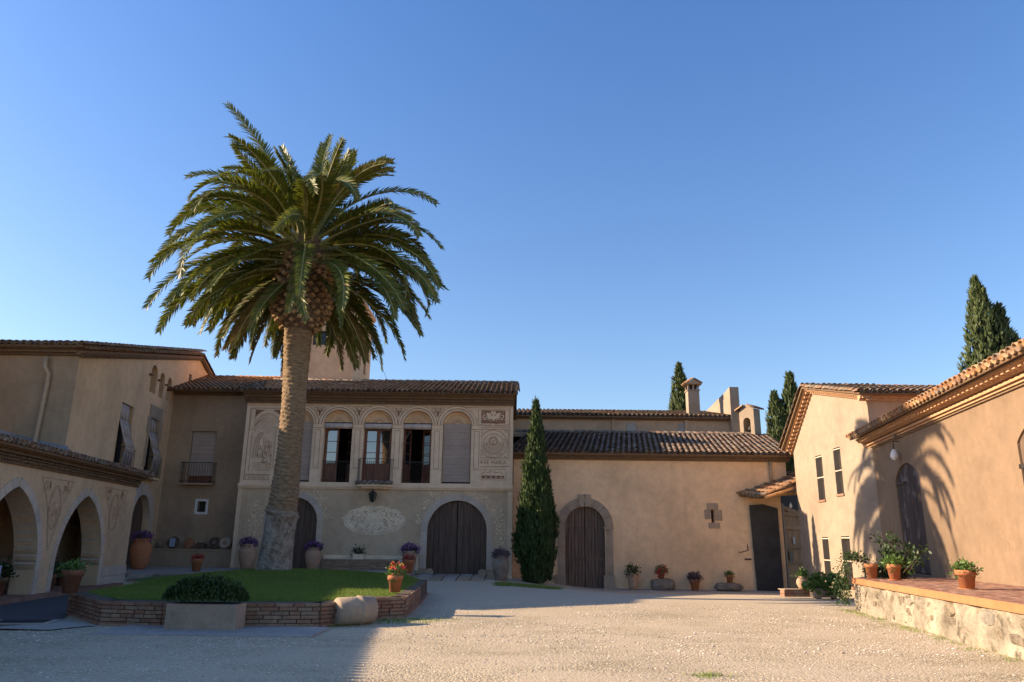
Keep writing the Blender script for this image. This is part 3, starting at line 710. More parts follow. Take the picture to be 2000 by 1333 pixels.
# arch rings and pilasters
mb=MB(); ln=MB()
for c in OC:
    p=arch_top(c-HW,c+HW,6.66,n=24)
    band(mb,F1,p,.035,.11,-.035,.0); band(mb,F1,p,.14,.235,-.05,.0)
    pl=resample(p,24); ribbon(ln,F1,offset(pl,.125),.022,-.012); ribbon(ln,F1,offset(pl,.25),.014,-.012); ribbon(ln,F1,offset(pl,.018),.014,-.012)
ed=[OC[0]-.9]+[(a+b)/2 for a,b in zip(OC,OC[1:])]+[OC[-1]+.9]
for i,s in enumerate(ed):
    w=.225
    mb.fbox(F1,s-w,s+w,6.50,6.57,-.06,0); mb.fbox(F1,s-w+.02,s+w-.02,6.57,6.63,-.04,0); mb.fbox(F1,s-w+.03,s+w-.03,4.62,6.50,-.03,0)
    mb.fbox(F1,s-w,s+w,3.99,4.62,-.055,0)
    rectline(ln,F1,s-.115,s+.115,4.72,6.40,.018,-.036); ribbon(ln,F1,[(s-w,6.485),(s+w,6.485)],.012,-.036); ribbon(ln,F1,[(s-w,4.66),(s+w,4.66)],.014,-.037)
    # spandrel ornament
    if 0<i<len(ed)-1:
        for q in (-1,1):
            ribbon(ln,F1,[(s+q*.30,7.44),(s+q*.06,7.02)],.014,-.012)
            ribbon(ln,F1,spiral((s+q*.10,7.33),.07,1.2,pi/2,q),.018,-.012)
            leaf2(ln,F1,(s+q*.04,7.22),.14,.05,pi/2+q*-.9,-.012); leaf2(ln,F1,(s+q*.18,7.40),.12,.04,pi if q>0 else 0,-.013)
        ribbon(ln,F1,[(s-.30,7.44),(s+.30,7.44)],.014,-.012); leaf2(ln,F1,(s,7.02),.34,.10,pi/2,-.012)
ribbon(ln,F1,[(-12.05,7.50),(.05,7.50)],.016,-.012); ribbon(ln,F1,[(-12.05,7.56),(.05,7.56)],.008,-.012)
mb.build('arch_moulding',M['cream'],H)
# left painted panel: arched scene
P=ln
rectline(P,F1,-11.92,-10.42,4.36,7.36,.02,-.008); rectline(P,F1,-11.88,-11.68,6.35,7.32,.012,-.008)
pc=-11.08
ribbon(P,F1,[(-11.75,4.5),(-11.75,6.2),(-11.62,6.3),(-11.6,6.42)],.016,-.008)
ribbon(P,F1,[(pc+.56*cos(t),6.55+.56*sin(t)) for t in [pi*i/20 for i in range(21)]],.02,-.008)
ribbon(P,F1,[(pc+.50*cos(t),6.55+.50*sin(t)) for t in [pi*i/20 for i in range(21)]],.012,-.008)
for q in (-1,1):
    mbq=[(pc+q*.62,7.30),(pc+q*.60,6.95),(pc+q*.40,7.15),(pc+q*.18,7.28)]
    P.add([F1(*p,-.0075) for p in mbq],[(0,1,2,3)]); 
for k in range(13):
    t=-.44+k*.07; z=6.55+sqrt(max(0,.46**2-t*t))*.95; ribbon(P,F1,[(pc+t,z),(pc+t-.42,z-.42-.02*k)] if t>-.1 else [(pc+t,z),(pc+t-.2,z-.25)],.012,-.008)
for k in range(6):
    r=.34-.05*k; ribbon(P,F1,[(pc-.25+r*cos(t)*1.0,5.3+ (.95-.05*k)*sin(t)) for t in [radians(70)+radians(125)*i/14 for i in range(15)]],.016 if k%2 else .01,-.008)
    ribbon(P,F1,[(pc-.12+.07*k,4.95+.04*k),(pc-.12+.07*k,6.05-.04*k)],.010,-.008)
for k in range(26):
    R_=random.Random(50+k); x=pc+R_.uniform(-.35,.38); z=R_.uniform(4.65,5.7)
    ribbon(P,F1,spiral((x,z),R_.uniform(.05,.12),R_.uniform(.4,.9),R_.uniform(0,6),R_.choice((-1,1)),8),.016,-.008)
for k in range(8): ribbon(P,F1,[(pc-.55+.04*(k%3),4.55+.05*k),(pc+.5-.05*(k%4),4.53+.05*k)],.009,-.008)
ribbon(P,F1,ellipse_ring((pc+.05,5.72),.10,.13,14),.016,-.008); ribbon(P,F1,[(pc+.0,5.6),(pc-.12,5.3),(pc-.05,4.95)],.02,-.008); ribbon(P,F1,[(pc+.12,5.6),(pc+.24,5.3),(pc+.3,4.95)],.02,-.008)
# frieze under the panel
for k in range(22):
    x=-11.95+k*.068; R_=random.Random(k); 
    if R_.random()<.85: ribbon(P,F1,[(x,4.17),(x+.03,4.27)] if k%3 else [(x+.02,4.16),(x+.02,4.28)],.022,-.008)
ribbon(P,F1,[(-12.0,4.31),(-10.45,4.31)],.014,-.008); ribbon(P,F1,[(-12.0,4.13),(-10.45,4.13)],.014,-.008)
# right painted panel: foliage, sundial, words
rectline(P,F1,-1.50,-.05,6.66,7.42,.016,-.008); rectline(P,F1,-.14,-.07,6.70,7.40,.010,-.008)
MB().fbox(F1,-1.36,-.26,6.78,7.38,-.006,.0).build('panel_ground',M['sgraf'],H); MB().fbox(F1,-1.30,-.28,4.30,4.43,-.006,0).build('panel_ground',M['sgraf'],H)
lt=MB(); foliage_orn(lt,F1,-1.34,-.28,6.80,7.36,w=.045,d=-.011,seed=4,dens=1.6)
for q in (-1,1):
    lt_c=-.81
    leaf2(lt,F1,(lt_c+q*.05,6.98),.42,.17,pi/2-q*.75,-.012); leaf2(lt,F1,(lt_c+q*.02,7.16),.22,.09,pi/2-q*.3,-.013)
ribbon(lt,F1,ellipse_ring((-.81,7.18),.12,.14,20),.04,-.0125)
for k in range(9): leaf2(lt,F1,(-1.26+k*.112,4.34),.09,.05,.5 if k%2 else -.5+pi,-.011)
lt.build('relief_ornament',M['cream'],H)
for q in (-1,1):
    ribbon(P,F1,spiral((-.81+q*.13,6.71),.075,1.3,0,q),.016,-.008); ribbon(P,F1,[(-.81+q*.2,6.70),(-.81+q*.5,6.66+.05),(-.81+q*.66,6.74)],.02,-.008)
    ribbon(P,F1,spiral((-.81+q*.10,4.60),.07,1.3,0,-q),.016,-.008); ribbon(P,F1,[(-.81+q*.17,4.56),(-.81+q*.35,4.60),(-.81+q*.48,4.50)],.02,-.008)
rectline(P,F1,-1.40,-.20,4.24,4.70,.014,-.008); rectline(P,F1,-1.50,-.05,5.13,6.60,.014,-.008); rectline(P,F1,-1.45,-.12,5.22,6.52,.02,-.008)
ribbon(P,F1,[(-1.56,4.74),(-1.50,4.80),(-1.50,4.86)],.02,-.008); ribbon(P,F1,[(-1.52,4.84),(-.1,4.84),(-.04,4.90)],.02,-.008); ribbon(P,F1,[(-1.5,4.78),(-.2,4.78)],.01,-.008)
sc=(-.79,5.85)
for r,w in ((.62,.014),(.655,.008),(.46,.010),(.45,.008)): ribbon(P,F1,ellipse_ring(sc,r,r,48),w,-.008)
S2=MB()
sf=(sc[0],sc[1]+.12)
ribbon(P,F1,ellipse_ring(sf,.145,.145,28),.016,-.009)
for k in range(18):
    a=2*pi*k/18; leaf2(P,F1,(sf[0]+.155*cos(a),sf[1]+.155*sin(a)),.085,.035,a+.15,-.009)
for k in range(25):
    a=radians(185+170*k/24); r0=.27; r1=.455-.0*k
    e=(sc[0]+.46*cos(a)*1.0, sc[1]+.46*sin(a)); ribbon(P,F1,[(sf[0]+r0*cos(a),sf[1]+r0*sin(a)),e],.009 if k%2 else .014,-.009)
for q in (-1,1):
    ribbon(P,F1,[(sf[0]+q*.03,sf[1]+.045),(sf[0]+q*.06,sf[1]+.058),(sf[0]+q*.09,sf[1]+.045)],.012,-.009)
    ribbon(P,F1,ellipse_ring((sf[0]+q*.055,sf[1]+.02),.02,.01,8),.007,-.009)
ribbon(P,F1,[(sf[0],sf[1]+.03),(sf[0]-.012,sf[1]-.03),(sf[0]+.012,sf[1]-.035)],.009,-.009); ribbon(P,F1,[(sf[0]-.04,sf[1]-.065),(sf[0],sf[1]-.078),(sf[0]+.04,sf[1]-.065)],.012,-.009)
for k in range(18):                                                  # hour marks in the ring
    a=radians(-200+ 220*k/17)
    c=(sc[0]+.54*cos(a),sc[1]+.54*sin(a))
    for j in range(1+k%3):
        o_=(j-.5)*.035; t=(-sin(a),cos(a))
        ribbon(P,F1,[(c[0]+t[0]*o_-cos(a)*.045,c[1]+t[1]*o_-sin(a)*.045),(c[0]+t[0]*o_+cos(a)*.045,c[1]+t[1]*o_+sin(a)*.045)],.010,-.009)
for qx,qz in ((-1,-1),(1,-1),(-1,1),(1,1)):
    c=(sc[0]+qx*.56,sc[1]+qz*.56); ribbon(P,F1,spiral(c,.07,1.0,0,qx*qz),.012,-.009); leaf2(P,F1,(c[0]-.05,c[1]),.12,.03,pi/4*qx*qz,-.009)
ln.build('sgraffito_line',M['sgraf'],H,fix=False)
gn=MB(); gn.tube([F1(sf[0],sf[1],0),F1(sf[0],sf[1]-.22,-.28)],.008,5); gn.build('sundial_gnomon',M['iron'],H)
def lettering(txt, F, s, z, size, mat, parent, name='lettering', d=-.01, align='CENTER', ext=.002, rot=None, width=1.0):
    cu=bpy.data.curves.new(name,'FONT'); cu.body=txt; cu.size=size; cu.align_x=align; cu.extrude=ext; cu.resolution_u=3; cu.space_character=1.15
    to=bpy.data.objects.new(name,cu); COL.objects.link(to)
    dg=bpy.context.evaluated_depsgraph_get(); me=bpy.data.meshes.new_from_object(to.evaluated_get(dg)); bpy.data.objects.remove(to)
    me.materials.clear(); me.materials.append(mat)
    o0=Vector(F(s,z,d)); ux=(Vector(F(s+1,z,d))-o0); nz=-(Vector(F(s,z,d+1))-o0)
    return inst(name,me,parent,basis(o0,ux*width,Vector((0,0,1)),nz))
lettering('AVE MARIA',F1,-.79,4.94,.215,M['sgraf'],H,width=.98)
# lower painted ornament: oval, garlands
lw=MB(); li=MB()
oc=(-6.0,2.45)
ring=[]
for k in range(60):
    a=2*pi*k/60; e=1+.04*sin(11*a)+.03*sin(23*a+1) if sin(a)>-.25 else 1
    ring.append((oc[0]+1.38*cos(a)*e, oc[1]-.02+.62*sin(a)*e))
lw.add([F1(*p,-.004) for p in ring],[tuple(range(60))])
for j in range(5):
    for k in range(26):
        R_=random.Random(j*50+k); a=R_.uniform(0,2*pi); rr=sqrt(R_.uniform(.08,.86))
        x=oc[0]+1.25*rr*cos(a); z=oc[1]+.52*rr*sin(a)
        if abs(x-oc[0])<.35 and z>oc[1]-.25 and z<oc[1]+.3: continue
        ribbon(li,F1,spiral((x,z),R_.uniform(.04,.1),R_.uniform(.4,1),R_.uniform(0,6),R_.choice((-1,1)),7),.013,-.006)
ribbon(li,F1,ellipse_ring(oc,1.30,.57,50,pi*1.05,pi*1.95),.012,-.006)
def garland(c, w, h, seed, dens=46):
    R_=random.Random(seed)
    for k in range(dens):
        t=R_.random(); hw=w*(.35+.65*sin(pi*min(1,t*1.15+.05)))*.5
        x=c[0]+R_.uniform(-hw,hw); z=c[1]+h*(t-.5); leaf2(lw,F1,(x,z),R_.uniform(.06,.14),.05,R_.uniform(0,6.28),-.004-R_.random()*.002)
        ribbon(li,F1,spiral((x,z),.05,.7,R_.uniform(0,6),1,6),.009,-.0075)
garland((-11.2,2.25),.85,1.9,3,90); garland((-.42,2.2),.42,1.5,5,60)
R_=random.Random(8)
for k in range(130):
    a=radians(R_.uniform(8,172)); rr=R_.uniform(1.66,1.66+.12+.30*abs(sin(a))); x=-2.32+rr*cos(a); z=2.01+rr*sin(a)
    if z>3.72: continue
    leaf2(lw,F1,(x,z),R_.uniform(.05,.11),.045,R_.uniform(0,6.28),-.004-R_.random()*.002)
for k in range(70):
    a=radians(R_.uniform(5,100)); rr=R_.uniform(1.36,1.75); x=-9.55+rr*cos(a); z=2.33+rr*sin(a)
    if z>3.72: continue
    leaf2(lw,F1,(x,z),R_.uniform(.05,.1),.04,R_.uniform(0,6.28),-.004-R_.random()*.002)
lw.build('faded_fresco',M['sgraf_light'],H,fix=False); li.build('fresco_line',M['sgraf_pale'],H,fix=False)['kind']='stuff'
# stone door surrounds
stones('arch_stone',H,F1,arch_top(-3.63,-1.01,2.01,n=30),11,.29,-.03,.25,M['white_stone'],.007)
for s0,s1 in ((-3.92,-3.63),(-1.01,-.72)): jamb_blocks('jamb_stone',H,F1,s0,s1,.42,2.01,3,-.03,.25,M['white_stone'])
for s0,s1 in ((-3.98,-3.60),(-1.04,-.66)): jamb_blocks('jamb_stone',H,F1,s0,s1,-.1,.41,1,-.05,.25,M['tan_stone'])
for s in (-3.46,-1.18):                                              # rounded guard stones
    mb=MB(); mb.extrude(F1,arch(s-.17,s+.17,-.1,.30,'seg',8,rise=.12),-.22,.1); mb.build('guard_stone',M['tan_stone'],H)
stones('arch_stone',H,F1,arch_top(-10.6,-8.5,2.33,n=30),9,.27,-.03,.25,M['white_stone'],.007)
for s0,s1 in ((-10.87,-10.6),(-8.5,-8.23)): jamb_blocks('jamb_stone',H,F1,s0,s1,.2,2.33,4,-.03,.25,M['white_stone'])
# door leaves of planks
def planks(parent, F, ring_fn, s0, s1, n, z0, d0, d1, mat, name='plank', gap=.006):
    for i in range(n):
        a=s0+(s1-s0)*i/n+gap; b=s0+(s1-s0)*(i+1)/n-gap
        za,zb=ring_fn(a),ring_fn(b); zm=ring_fn((a+b)/2); jd=random.uniform(0,.006)
        MB().extrude(F,[(a,z0),(b,z0),(b,zb),((a+b)/2,zm),(a,za)],d0-jd,d1).build(name,mat,parent)
def arcz(c,a,zs): return lambda s: zs+sqrt(max(0,a*a-(s-c)**2))
D=inst('double_door',MB().fbox(F1,-3.60,-1.04,-.05,2.0,.26,.28).mesh('double_door',M['interior']),H)
for s0,s1 in ((-3.62,-2.335),(-2.305,-1.02)): planks(D,F1,arcz(-2.32,1.30,2.01),s0,s1,5,-.02,.17,.24,M['door_dark'])
for z in (.5,1.25,2.1):
    mb=MB(); [mb.fbox(F1,s-.012,s+.012,z-.012,z+.012,.155,.18) for s in [-3.5+.13*k for k in range(19)]]; mb.build('door_nails',M['iron'],D)
D=inst('arched_door',MB().fbox(F1,-10.58,-8.52,.2,2.3,.30,.32).mesh('arched_door',M['interior']),H)
planks(D,F1,arcz(-9.55,1.04,2.33),-10.58,-8.52,7,.25,.20,.27,M['door_dark'])
# upper openings: plaster lattice, blinds, glazed doors, railings
def lattice(c):
    mb=MB(); r=.56; z0=6.74
    th=math.asin((z0-6.66)/HW)
    ring=[(c+HW*cos(t),6.66+HW*sin(t)) for t in [th+(pi-2*th)*i/20 for i in range(21)]]
    mb.extrude(F1,ring,.20,.24); o=mb.build('lattice_screen',M['ochre_shade'],H)
    hl=MB()
    for rr,n_,w in ((.50,17,.05),(.42,13,.045)):
        for k in range(n_):
            a=th+(pi-2*th)*(k+.5)/n_; x=c+rr*cos(a); z=6.68+rr*sin(a)
            if z<z0+.03: continue
            leaf2(hl,F1,(x-.02*cos(a),z-.02*sin(a)),w,w*.7,a,.194)
    for k in range(11):
        a=pi*(k+.5)/11
        for rr in (.10,.17,.24): leaf2(hl,F1,(c+rr*1.05*cos(a),z0+.02+rr*.95*sin(a)),.06,.03,a,.194)
    hl.build('pierced_hole',M['sgraf'],o,fix=False)
for c in OC: lattice(c)
for c in (OC[0],OC[4]):                                              # lowered reed blinds
    B=MB(); n_=34
    for i in range(n_):
        z1=6.76-i*(2.62/n_); B.add([F1(c-.62,z1,.10),F1(c+.62,z1,.10),F1(c+.62,z1-2.62/n_+.004,.115),F1(c-.62,z1-2.62/n_+.004,.115)],[(0,1,2,3)])
    b=B.build('lowered_blind',M['blind'],H,fix=False)
    MB().fbox(F1,c-.63,c+.63,4.10,4.14,.09,.13).build('blind_bar',M['iron'],b)
for c in OC[1:4]:                                                    # rolled-up blinds
    rb=MB(); rb.tube([F1(c-.62,6.60,.10),F1(c+.62,6.60,.10)],.125,14); b=rb.build('rolled_blind',M['blind_pale'],H,True)
    mb=MB(); mb.fbox(F1,c-.63,c+.63,6.735,6.76,.06,.2)
    for s in (-.2,.2): mb.tube([F1(c+s,6.60+.13*cos(t),.10-.13*sin(t)) for t in [2*pi*i/12 for i in range(13)]],.006,4)
    mb.build('blind_cord',M['iron'],b)
def glazed_leaf(parent, F, s0, s1, z0=4.1, z1=6.5, name='glazed_door'):
    mb=MB(); w=.085
    mb.fbox(F,s0,s0+w,z0,z1,-.025,.025); mb.fbox(F,s1-w,s1,z0,z1,-.025,.025); mb.fbox(F,s0+w,s1-w,z1-w,z1,-.024,.024); mb.fbox(F,s0+w,s1-w,z0,z0+.12,-.024,.024)
    mb.fbox(F,s0+w,s1-w,4.82,4.92,-.024,.024); mb.fbox(F,s0+w,s1-w,z0+.12,4.82,-.01,.01)
    zz=[4.92+(z1-w-4.92)*k/3 for k in range(4)]
    for z in zz[1:3]: mb.fbox(F,s0+w,s1-w,z-.014,z+.014,-.018,.018)
    o=mb.build(name,M['window_wood'],parent)
    for a,b in zip(zz,zz[1:]): MB().fbox(F,s0+w,s1-w,a+.014,b-.014,-.003,.003).build('pane',M['glass'],o)
    return o
for c in OC[1:4]:
    mb=MB(); mb.fbox(F1,c-.64,c-.60,4.06,6.6,.26,.34); mb.fbox(F1,c+.60,c+.64,4.06,6.6,.26,.34); mb.build('door_frame',M['window_wood'],H)
def hinge(c, s, ang, sgn):                                           # a leaf turned inwards about its hinge
    a=radians(ang); p=F1(c+s,0,.30); return frame(p[0],p[1],cos(a)*sgn,sin(a)) if sgn>0 else (lambda S,z,d=0: (p[0]-cos(a)*S, p[1]+sin(a)*S+d, z))
glazed_leaf(H,hinge(OC[1],-.60,0,1),0,.60); glazed_leaf(H,hinge(OC[1],.60,62,-1),0,.60)
glazed_leaf(H,hinge(OC[2],-.60,0,1),0,.598); glazed_leaf(H,hinge(OC[2],.60,0,-1),0,.598)
glazed_leaf(H,hinge(OC[3],-.60,68,1),0,.60); glazed_leaf(H,hinge(OC[3],.60,45,-1),0,.60)
for c in (OC[1],OC[3]):
    r=inst('window_railing',MB().fbox(F1,c-.64,c+.64,4.98,5.01,.04,.07).fbox(F1,c-.64,c+.64,4.14,4.16,.04,.07).mesh('window_railing',M['iron']),H)
    me=MB().tube([F1(0,4.15,.055),F1(0,4.99,.055)],.009,5).mesh('railing_bar',M['iron'])
    for k in range(12): inst('railing_bar',me,r,Matrix.Translation((c-.58+k*.105,0,0)))
# centre balcony
c=OC[2]
mb=MB(); sl=[(c-.86,0),(c+.86,0),(c+.66,-.5),(c-.66,-.5)]
mb.add([(x,34+y,3.86) for x,y in sl]+[(x,34+y,3.94) for x,y in sl],[(0,3,2,1),(4,5,6,7),(0,1,5,4),(1,2,6,5),(2,3,7,6),(3,0,4,7)])
sl2=[(c-.8,0),(c+.8,0),(c+.5,-.36),(c-.5,-.36)]
mb.add([(x,34+y,3.78) for x,y in sl2]+[(x,34+y,3.86) for x,y in sl2],[(0,3,2,1),(4,5,6,7),(0,1,5,4),(1,2,6,5),(2,3,7,6),(3,0,4,7)])
B=mb.build('balcony',M['cream'],H)
pth=[(c-.82,34),(c-.62,33.54),(c+.62,33.54),(c+.82,34)]
mb=MB(); mb.tube([(x,y,5.08) for x,y in pth],.014,6); mb.tube([(x,y,4.06) for x,y in pth],.012,6); mb.build('balcony_rail',M['iron'],B)
me=MB().tube([(0,0,4.05),(0,0,5.08)],.008,5).mesh('railing_bar',M['iron'])
for x,y in resample(pth,22): inst('railing_bar',me,B,Matrix.Translation((x,y,0)))
mb=MB(); R_=random.Random(3)
for x,y in resample(pth,9)[1:-1]:
    mb.lathe([(.02,0),(.09,.02),(.13,.09),(.12,.15),(.05,.18),(.0,.19)],(x,y-.03,3.95+R_.uniform(-.02,.02)),8)
mb.build('balcony_scroll_foot',M['grey_stone'],B,True)
# awning pole in the fourth opening
MB().tube([F1(-4.55,6.45,.05),F1(-4.90,5.62,-.35)],.012,5).build('awning_pole',M['iron_pale'],H)
# roof
v1=Vector((0,4.6,1.36)); tile_roof(H,(-12.3,33.42,8.06),(1,0,0),12.6,v1,v1.length,'tile_mix',sp=.235,max_ind=170,alt='tile')
ridge_tiles(H,(-12.3,38.0,9.44),(.3,38.0,9.44),'tile_mix')
mb=MB(); mb.poly([(.12,34,8.0),(.12,38,9.38),(.12,42,8.0)]); mb.poly([(-12.3,38,9.42),(.3,38,9.42),(.3,43,7.9),(-12.3,43,7.9)]); mb.poly([(-12.1,36.8,7.5),(.1,36.8,7.5),(.1,36.8,9.0),(-12.1,36.8,9.0)]); mb.poly([(-12.1,34,8.0),(-12.1,38,9.38),(-12.1,42,8.0)]); mb.build('rear_roof',M['cornice_brown'],H,fix=False)

# lantern under the balcony
T=thing('wall_lantern','black iron lantern with glass sides under the centre balcony of the painted house','lantern',(-6.05,33.62,3.2))
mb=MB(); mb.lathe([(.0,.52),(.03,.50),(.19,.36),(.20,.34)],(0,0,0),6); mb.lathe([(.12,.02),(.05,0),(.0,-.04)],(0,0,0),6); mb.tube([(0,0,.5),(0,0,.56),(0,.38,.56)],.014,5)
for k in range(6):
    a=2*pi*k/6; mb.tube([(.18*cos(a),.18*sin(a),.35),(.11*cos(a),.11*sin(a),.02)],.010,4)
mb.build('lantern_frame',M['iron'],T)
MB().lathe([(.17,.34),(.10,.03)],(0,0,0),6).build('lantern_glass',M['glass'],T)
MB().lathe([(.0,.08),(.03,.08),(.04,.18),(.02,.24),(0,.25)],(0,0,0),8).build('bulb',M['white'],T,True)

# brick bench along the house
T=thing('brick_bench','long low bench of thin bricks with a slab top against the painted house','bench',(-6.44,33.72,.28))
MB().box(-1.55,1.55,-.20,.26,0,.44).build('bench_core',M['mortar'],T)
MB().box(-1.60,1.60,-.25,.24,.45,.50).build('bench_top',M['tan_stone'],T)
me=MB().box(0,.262,-.02,.06,0,.05).mesh('brick',M['brick_dim'])
for r_ in range(7):
    x=-1.55-(r_%2)*.0
    k=0
    while x<1.52:
        l=min(.27,1.55-x) if not(r_%2 and k==0) else .135
        inst('brick',me,T,Matrix.Translation((x,-.205-random.uniform(0,.008),.008+r_*.063))@Matrix.Diagonal((l/.27,1,1,1))); x+=l; k+=1
# tower
T=thing('square_tower','plain square plaster tower rising behind the palm with a small barred blue window','tower',(0,0,0))
Ft=frame(-11.98,38.0,1,0); Fs=frame(-8.25,38.0,0,1)
Ft2=lambda s,z,d=0: Ft(s,z,d)
wall('front_wall',Ft,rect(0,3.73,7,14.3),[rect(1.53,2.23,11.42,12.2)],.3,M['tower'],T)
Fr=lambda s,z,d=0: (-8.25-d,38.0+s,z)
wall('side_wall',Fr,rect(0,4.6,7,14.3),[rect(1.3,1.9,10.7,12.4),rect(2.7,3.3,10.5,12.4)],.3,M['tower'],T)
mb=MB(); mb.poly([(-11.98,38,7),(-11.98,42.6,7),(-11.98,42.6,14.3),(-11.98,38,14.3)]); mb.poly([(-11.98,42.6,7),(-8.25,42.6,7),(-8.25,42.6,14.3),(-11.98,42.6,14.3)])
mb.poly([(-11.98,38,14.25),(-8.25,38,14.25),(-8.25,42.6,14.25),(-11.98,42.6,14.25)]); mb.build('rear_wall',M['tower'],T,fix=False)
mb=MB(); mb.box(-12.08,-8.14,37.9,42.7,14.0,14.12); mb.box(-12.14,-8.08,37.84,42.76,14.12,14.24); mb.box(-12.04,-8.19,37.95,42.66,13.88,14.0); mb.build('tower_cornice',M['tower'],T)
mb=MB(); P4=[(-12.14,37.84,14.24),(-8.08,37.84,14.24),(-8.08,42.9,14.24),(-12.14,42.9,14.24)]; mb.add(P4+[(-10.27,40.8,15.3)],[(0,1,4),(1,2,4),(2,3,4),(3,0,4)]); mb.build('tower_roof',M['tile_mix'],T)
w=MB().fbox(Ft,1.53,2.23,11.42,12.2,.2,.24).build('window_pane',flat('blue_shutter',(.10,.16,.22),.5),T)
mb=MB()
for k in range(8): mb.fbox(Ft,1.55+k*.092,1.57+k*.092,11.43,12.19,.06,.08)
for z in (11.6,11.85,12.05): mb.fbox(Ft,1.53,2.23,z,z+.02,.05,.07)
mb.build('window_bars',M['iron'],w)
for a,b in ((1.3,1.9),(2.7,3.3)): MB().fbox(Fr,a,b,10.5,12.4,.22,.25).build('window_pane',M['interior'],T)
mb=MB(); mb.box(-11.95,-8.1,37.86,38.0,9.1,9.42); mb.build('tower_flashing',M['cornice_brown'],T)
# lightning mast with its stays
T=thing('lightning_mast','thin metal mast on the tower showing through the palm fronds','mast',(-8.6,41,14.2))
MB().tube([(0,0,0),(.02,0,2.5),(.28,0,5.9)],[.03,.02,.012],6).build('mast_pole',M['iron'],T)
MB().tube([(0,0,.2),(1.4,-1.6,-3.2),(2.3,-3.0,-4.9)],.012,4).build('stay_wire',M['iron'],T)
# ------------------------------------------------------------------ middle house between the left house and the painted house
T=thing('middle_house','dull brown plain house in the back left corner with one balcony window','house',(0,0,0))
Fm=frame(0,35,1,0)
wall('front_wall',Fm,rect(-16.4,-11.9,-.2,8.2),[rect(-14.9,-13.75,4.0,6.4),rect(-14.25,-13.88,2.72,3.2)],.3,M['mid_plaster'],T)
mb=MB(); mb.fbox(Fm,-16.4,-12,-.2,8.1,1.6,1.7); mb.poly([(-12.0,35,-.2),(-12.0,42,-.2),(-12.0,42,8.2),(-12.0,35,8.2)]); mb.build('interior',M['interior'],T)
MB().poly([(-16.5,36.6,7.5),(-11.9,36.6,7.5),(-11.9,36.6,8.85),(-16.5,36.6,8.85)]).build('attic_wall',M['interior'],T,fix=False)
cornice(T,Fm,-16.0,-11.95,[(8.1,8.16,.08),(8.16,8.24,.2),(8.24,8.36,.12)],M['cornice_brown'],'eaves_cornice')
b=MB().fbox(Fm,-14.88,-13.77,4.35,6.38,.10,.13).build('window_blind',M['blind'],T)
mb=MB(); 
for k in range(9): mb.fbox(Fm,-14.88,-13.77,4.45+k*.2,4.46+k*.2,.094,.10)
mb.build('blind_slat',M['blind_pale'],b)
MB().fbox(Fm,-14.9,-13.75,4.0,6.4,.22,.25).build('window_board',M['window_wood'],T)
mb=MB(); mb.fbox(Fm,-15.1,-13.55,3.92,3.99,-.42,0); mb.build('balcony',M['mid_plaster'],T)
B=T.children[-1]
pth=[(-15.06,35),(-15.06,34.6),(-13.6,34.6),(-13.6,35)]
mb=MB(); mb.tube([(x,y,4.92) for x,y in pth],.016,6); mb.tube([(x,y,4.08) for x,y in pth],.014,6); mb.build('balcony_rail',M['iron'],B)
me=MB().tube([(0,0,3.99),(0,0,4.92)],.010,5).mesh('railing_bar',M['iron'])
for x,y in resample(pth,18): inst('railing_bar',me,B,Matrix.Translation((x,y,0)))
mb=MB(); 
for a in ((-14.37,-14.25,2.62,3.3),(-13.88,-13.77,2.62,3.3),(-14.25,-13.88,3.2,3.3),(-14.25,-13.88,2.62,2.72)): mb.fbox(Fm,*a,-.02,.06)
w=mb.build('small_window',M['white'],T); MB().fbox(Fm,-14.25,-13.88,2.72,3.2,.2,.23).build('pane',M['interior'],w)
v=Vector((0,5.5,1.72)); tile_roof(T,(-16.6,34.45,8.24),(1,0,0),4.5,v,v.length,'tile_warm',sp=.225,max_ind=240,alt='tile_mix')
ridge_tiles(T,(-16.6,39.9,9.96),(-12.1,39.9,9.96),'tile_warm')
# bench with old plates and wheels
T=thing('plaster_bench','long plastered ledge in the dark back left corner carrying plates and wheels','bench',(-14.1,34.7,.33))
MB().box(-1.8,2.05,-.32,.28,0,.72).build('bench_body',M['mid_plaster'],T); MB().box(-1.83,2.05,-.36,.28,.72,.78).build('bench_slab',M['tan_stone'],T)
def disc(name,label,cat,loc,r,mat,th=.05,ring=None,tilt=-14,group=None):
    t=thing(name,label,cat,loc,0,group)
    m4=Matrix.Rotation(radians(90+tilt),4,'X'); mb=MB(); mb.lathe([(0,0),(r*.75,0),(r*.93,-.02),(r,-.045),(r,-.06),(r*.9,-.05),(0,-th)],(0,0,0),28)
    mb.v=[tuple(m4@Vector(p)+Vector((0,0,r))) for p in mb.v]; mb.build('disc',mat,t,True)
    if ring:
        mb=MB(); mb.lathe([(r*.33,.004),(r*.34,.03),(r*.2,.04),(0,.04)],(0,0,0),20); mb.lathe([(r*.80,.0),(r*.82,.028),(r*.9,.02),(r*.93,-.018)],(0,0,0),28)
        mb.v=[tuple(m4@Vector(p)+Vector((0,0,r))) for p in mb.v]; mb.build('rim',ring,t,True)
    return t
bz=1.115
disc('round_framed_mirror','round dark frame with a pale blue card leaning on the plaster ledge','frame',(-15.05,34.72,bz),.27,M['door_dark'])
t=scene.objects['round_framed_mirror']; MB().box(-.11,.13,-.09,-.075,.07,.45).build('card',flat('pale_blue_card',(.35,.40,.50),.4),t)
disc('clay_plate','orange clay plate leaning on the plaster ledge beside the round dark frame','plate',(-14.35,34.72,bz),.24,M['pot'],ring=M['tile_warm'],tilt=-24)
disc('cart_wheel','dark wheel with a pale hub on the plaster ledge, left of the white plate','wheel',(-13.2,34.72,bz),.27,M['door_dark'],ring=M['grey_stone'])
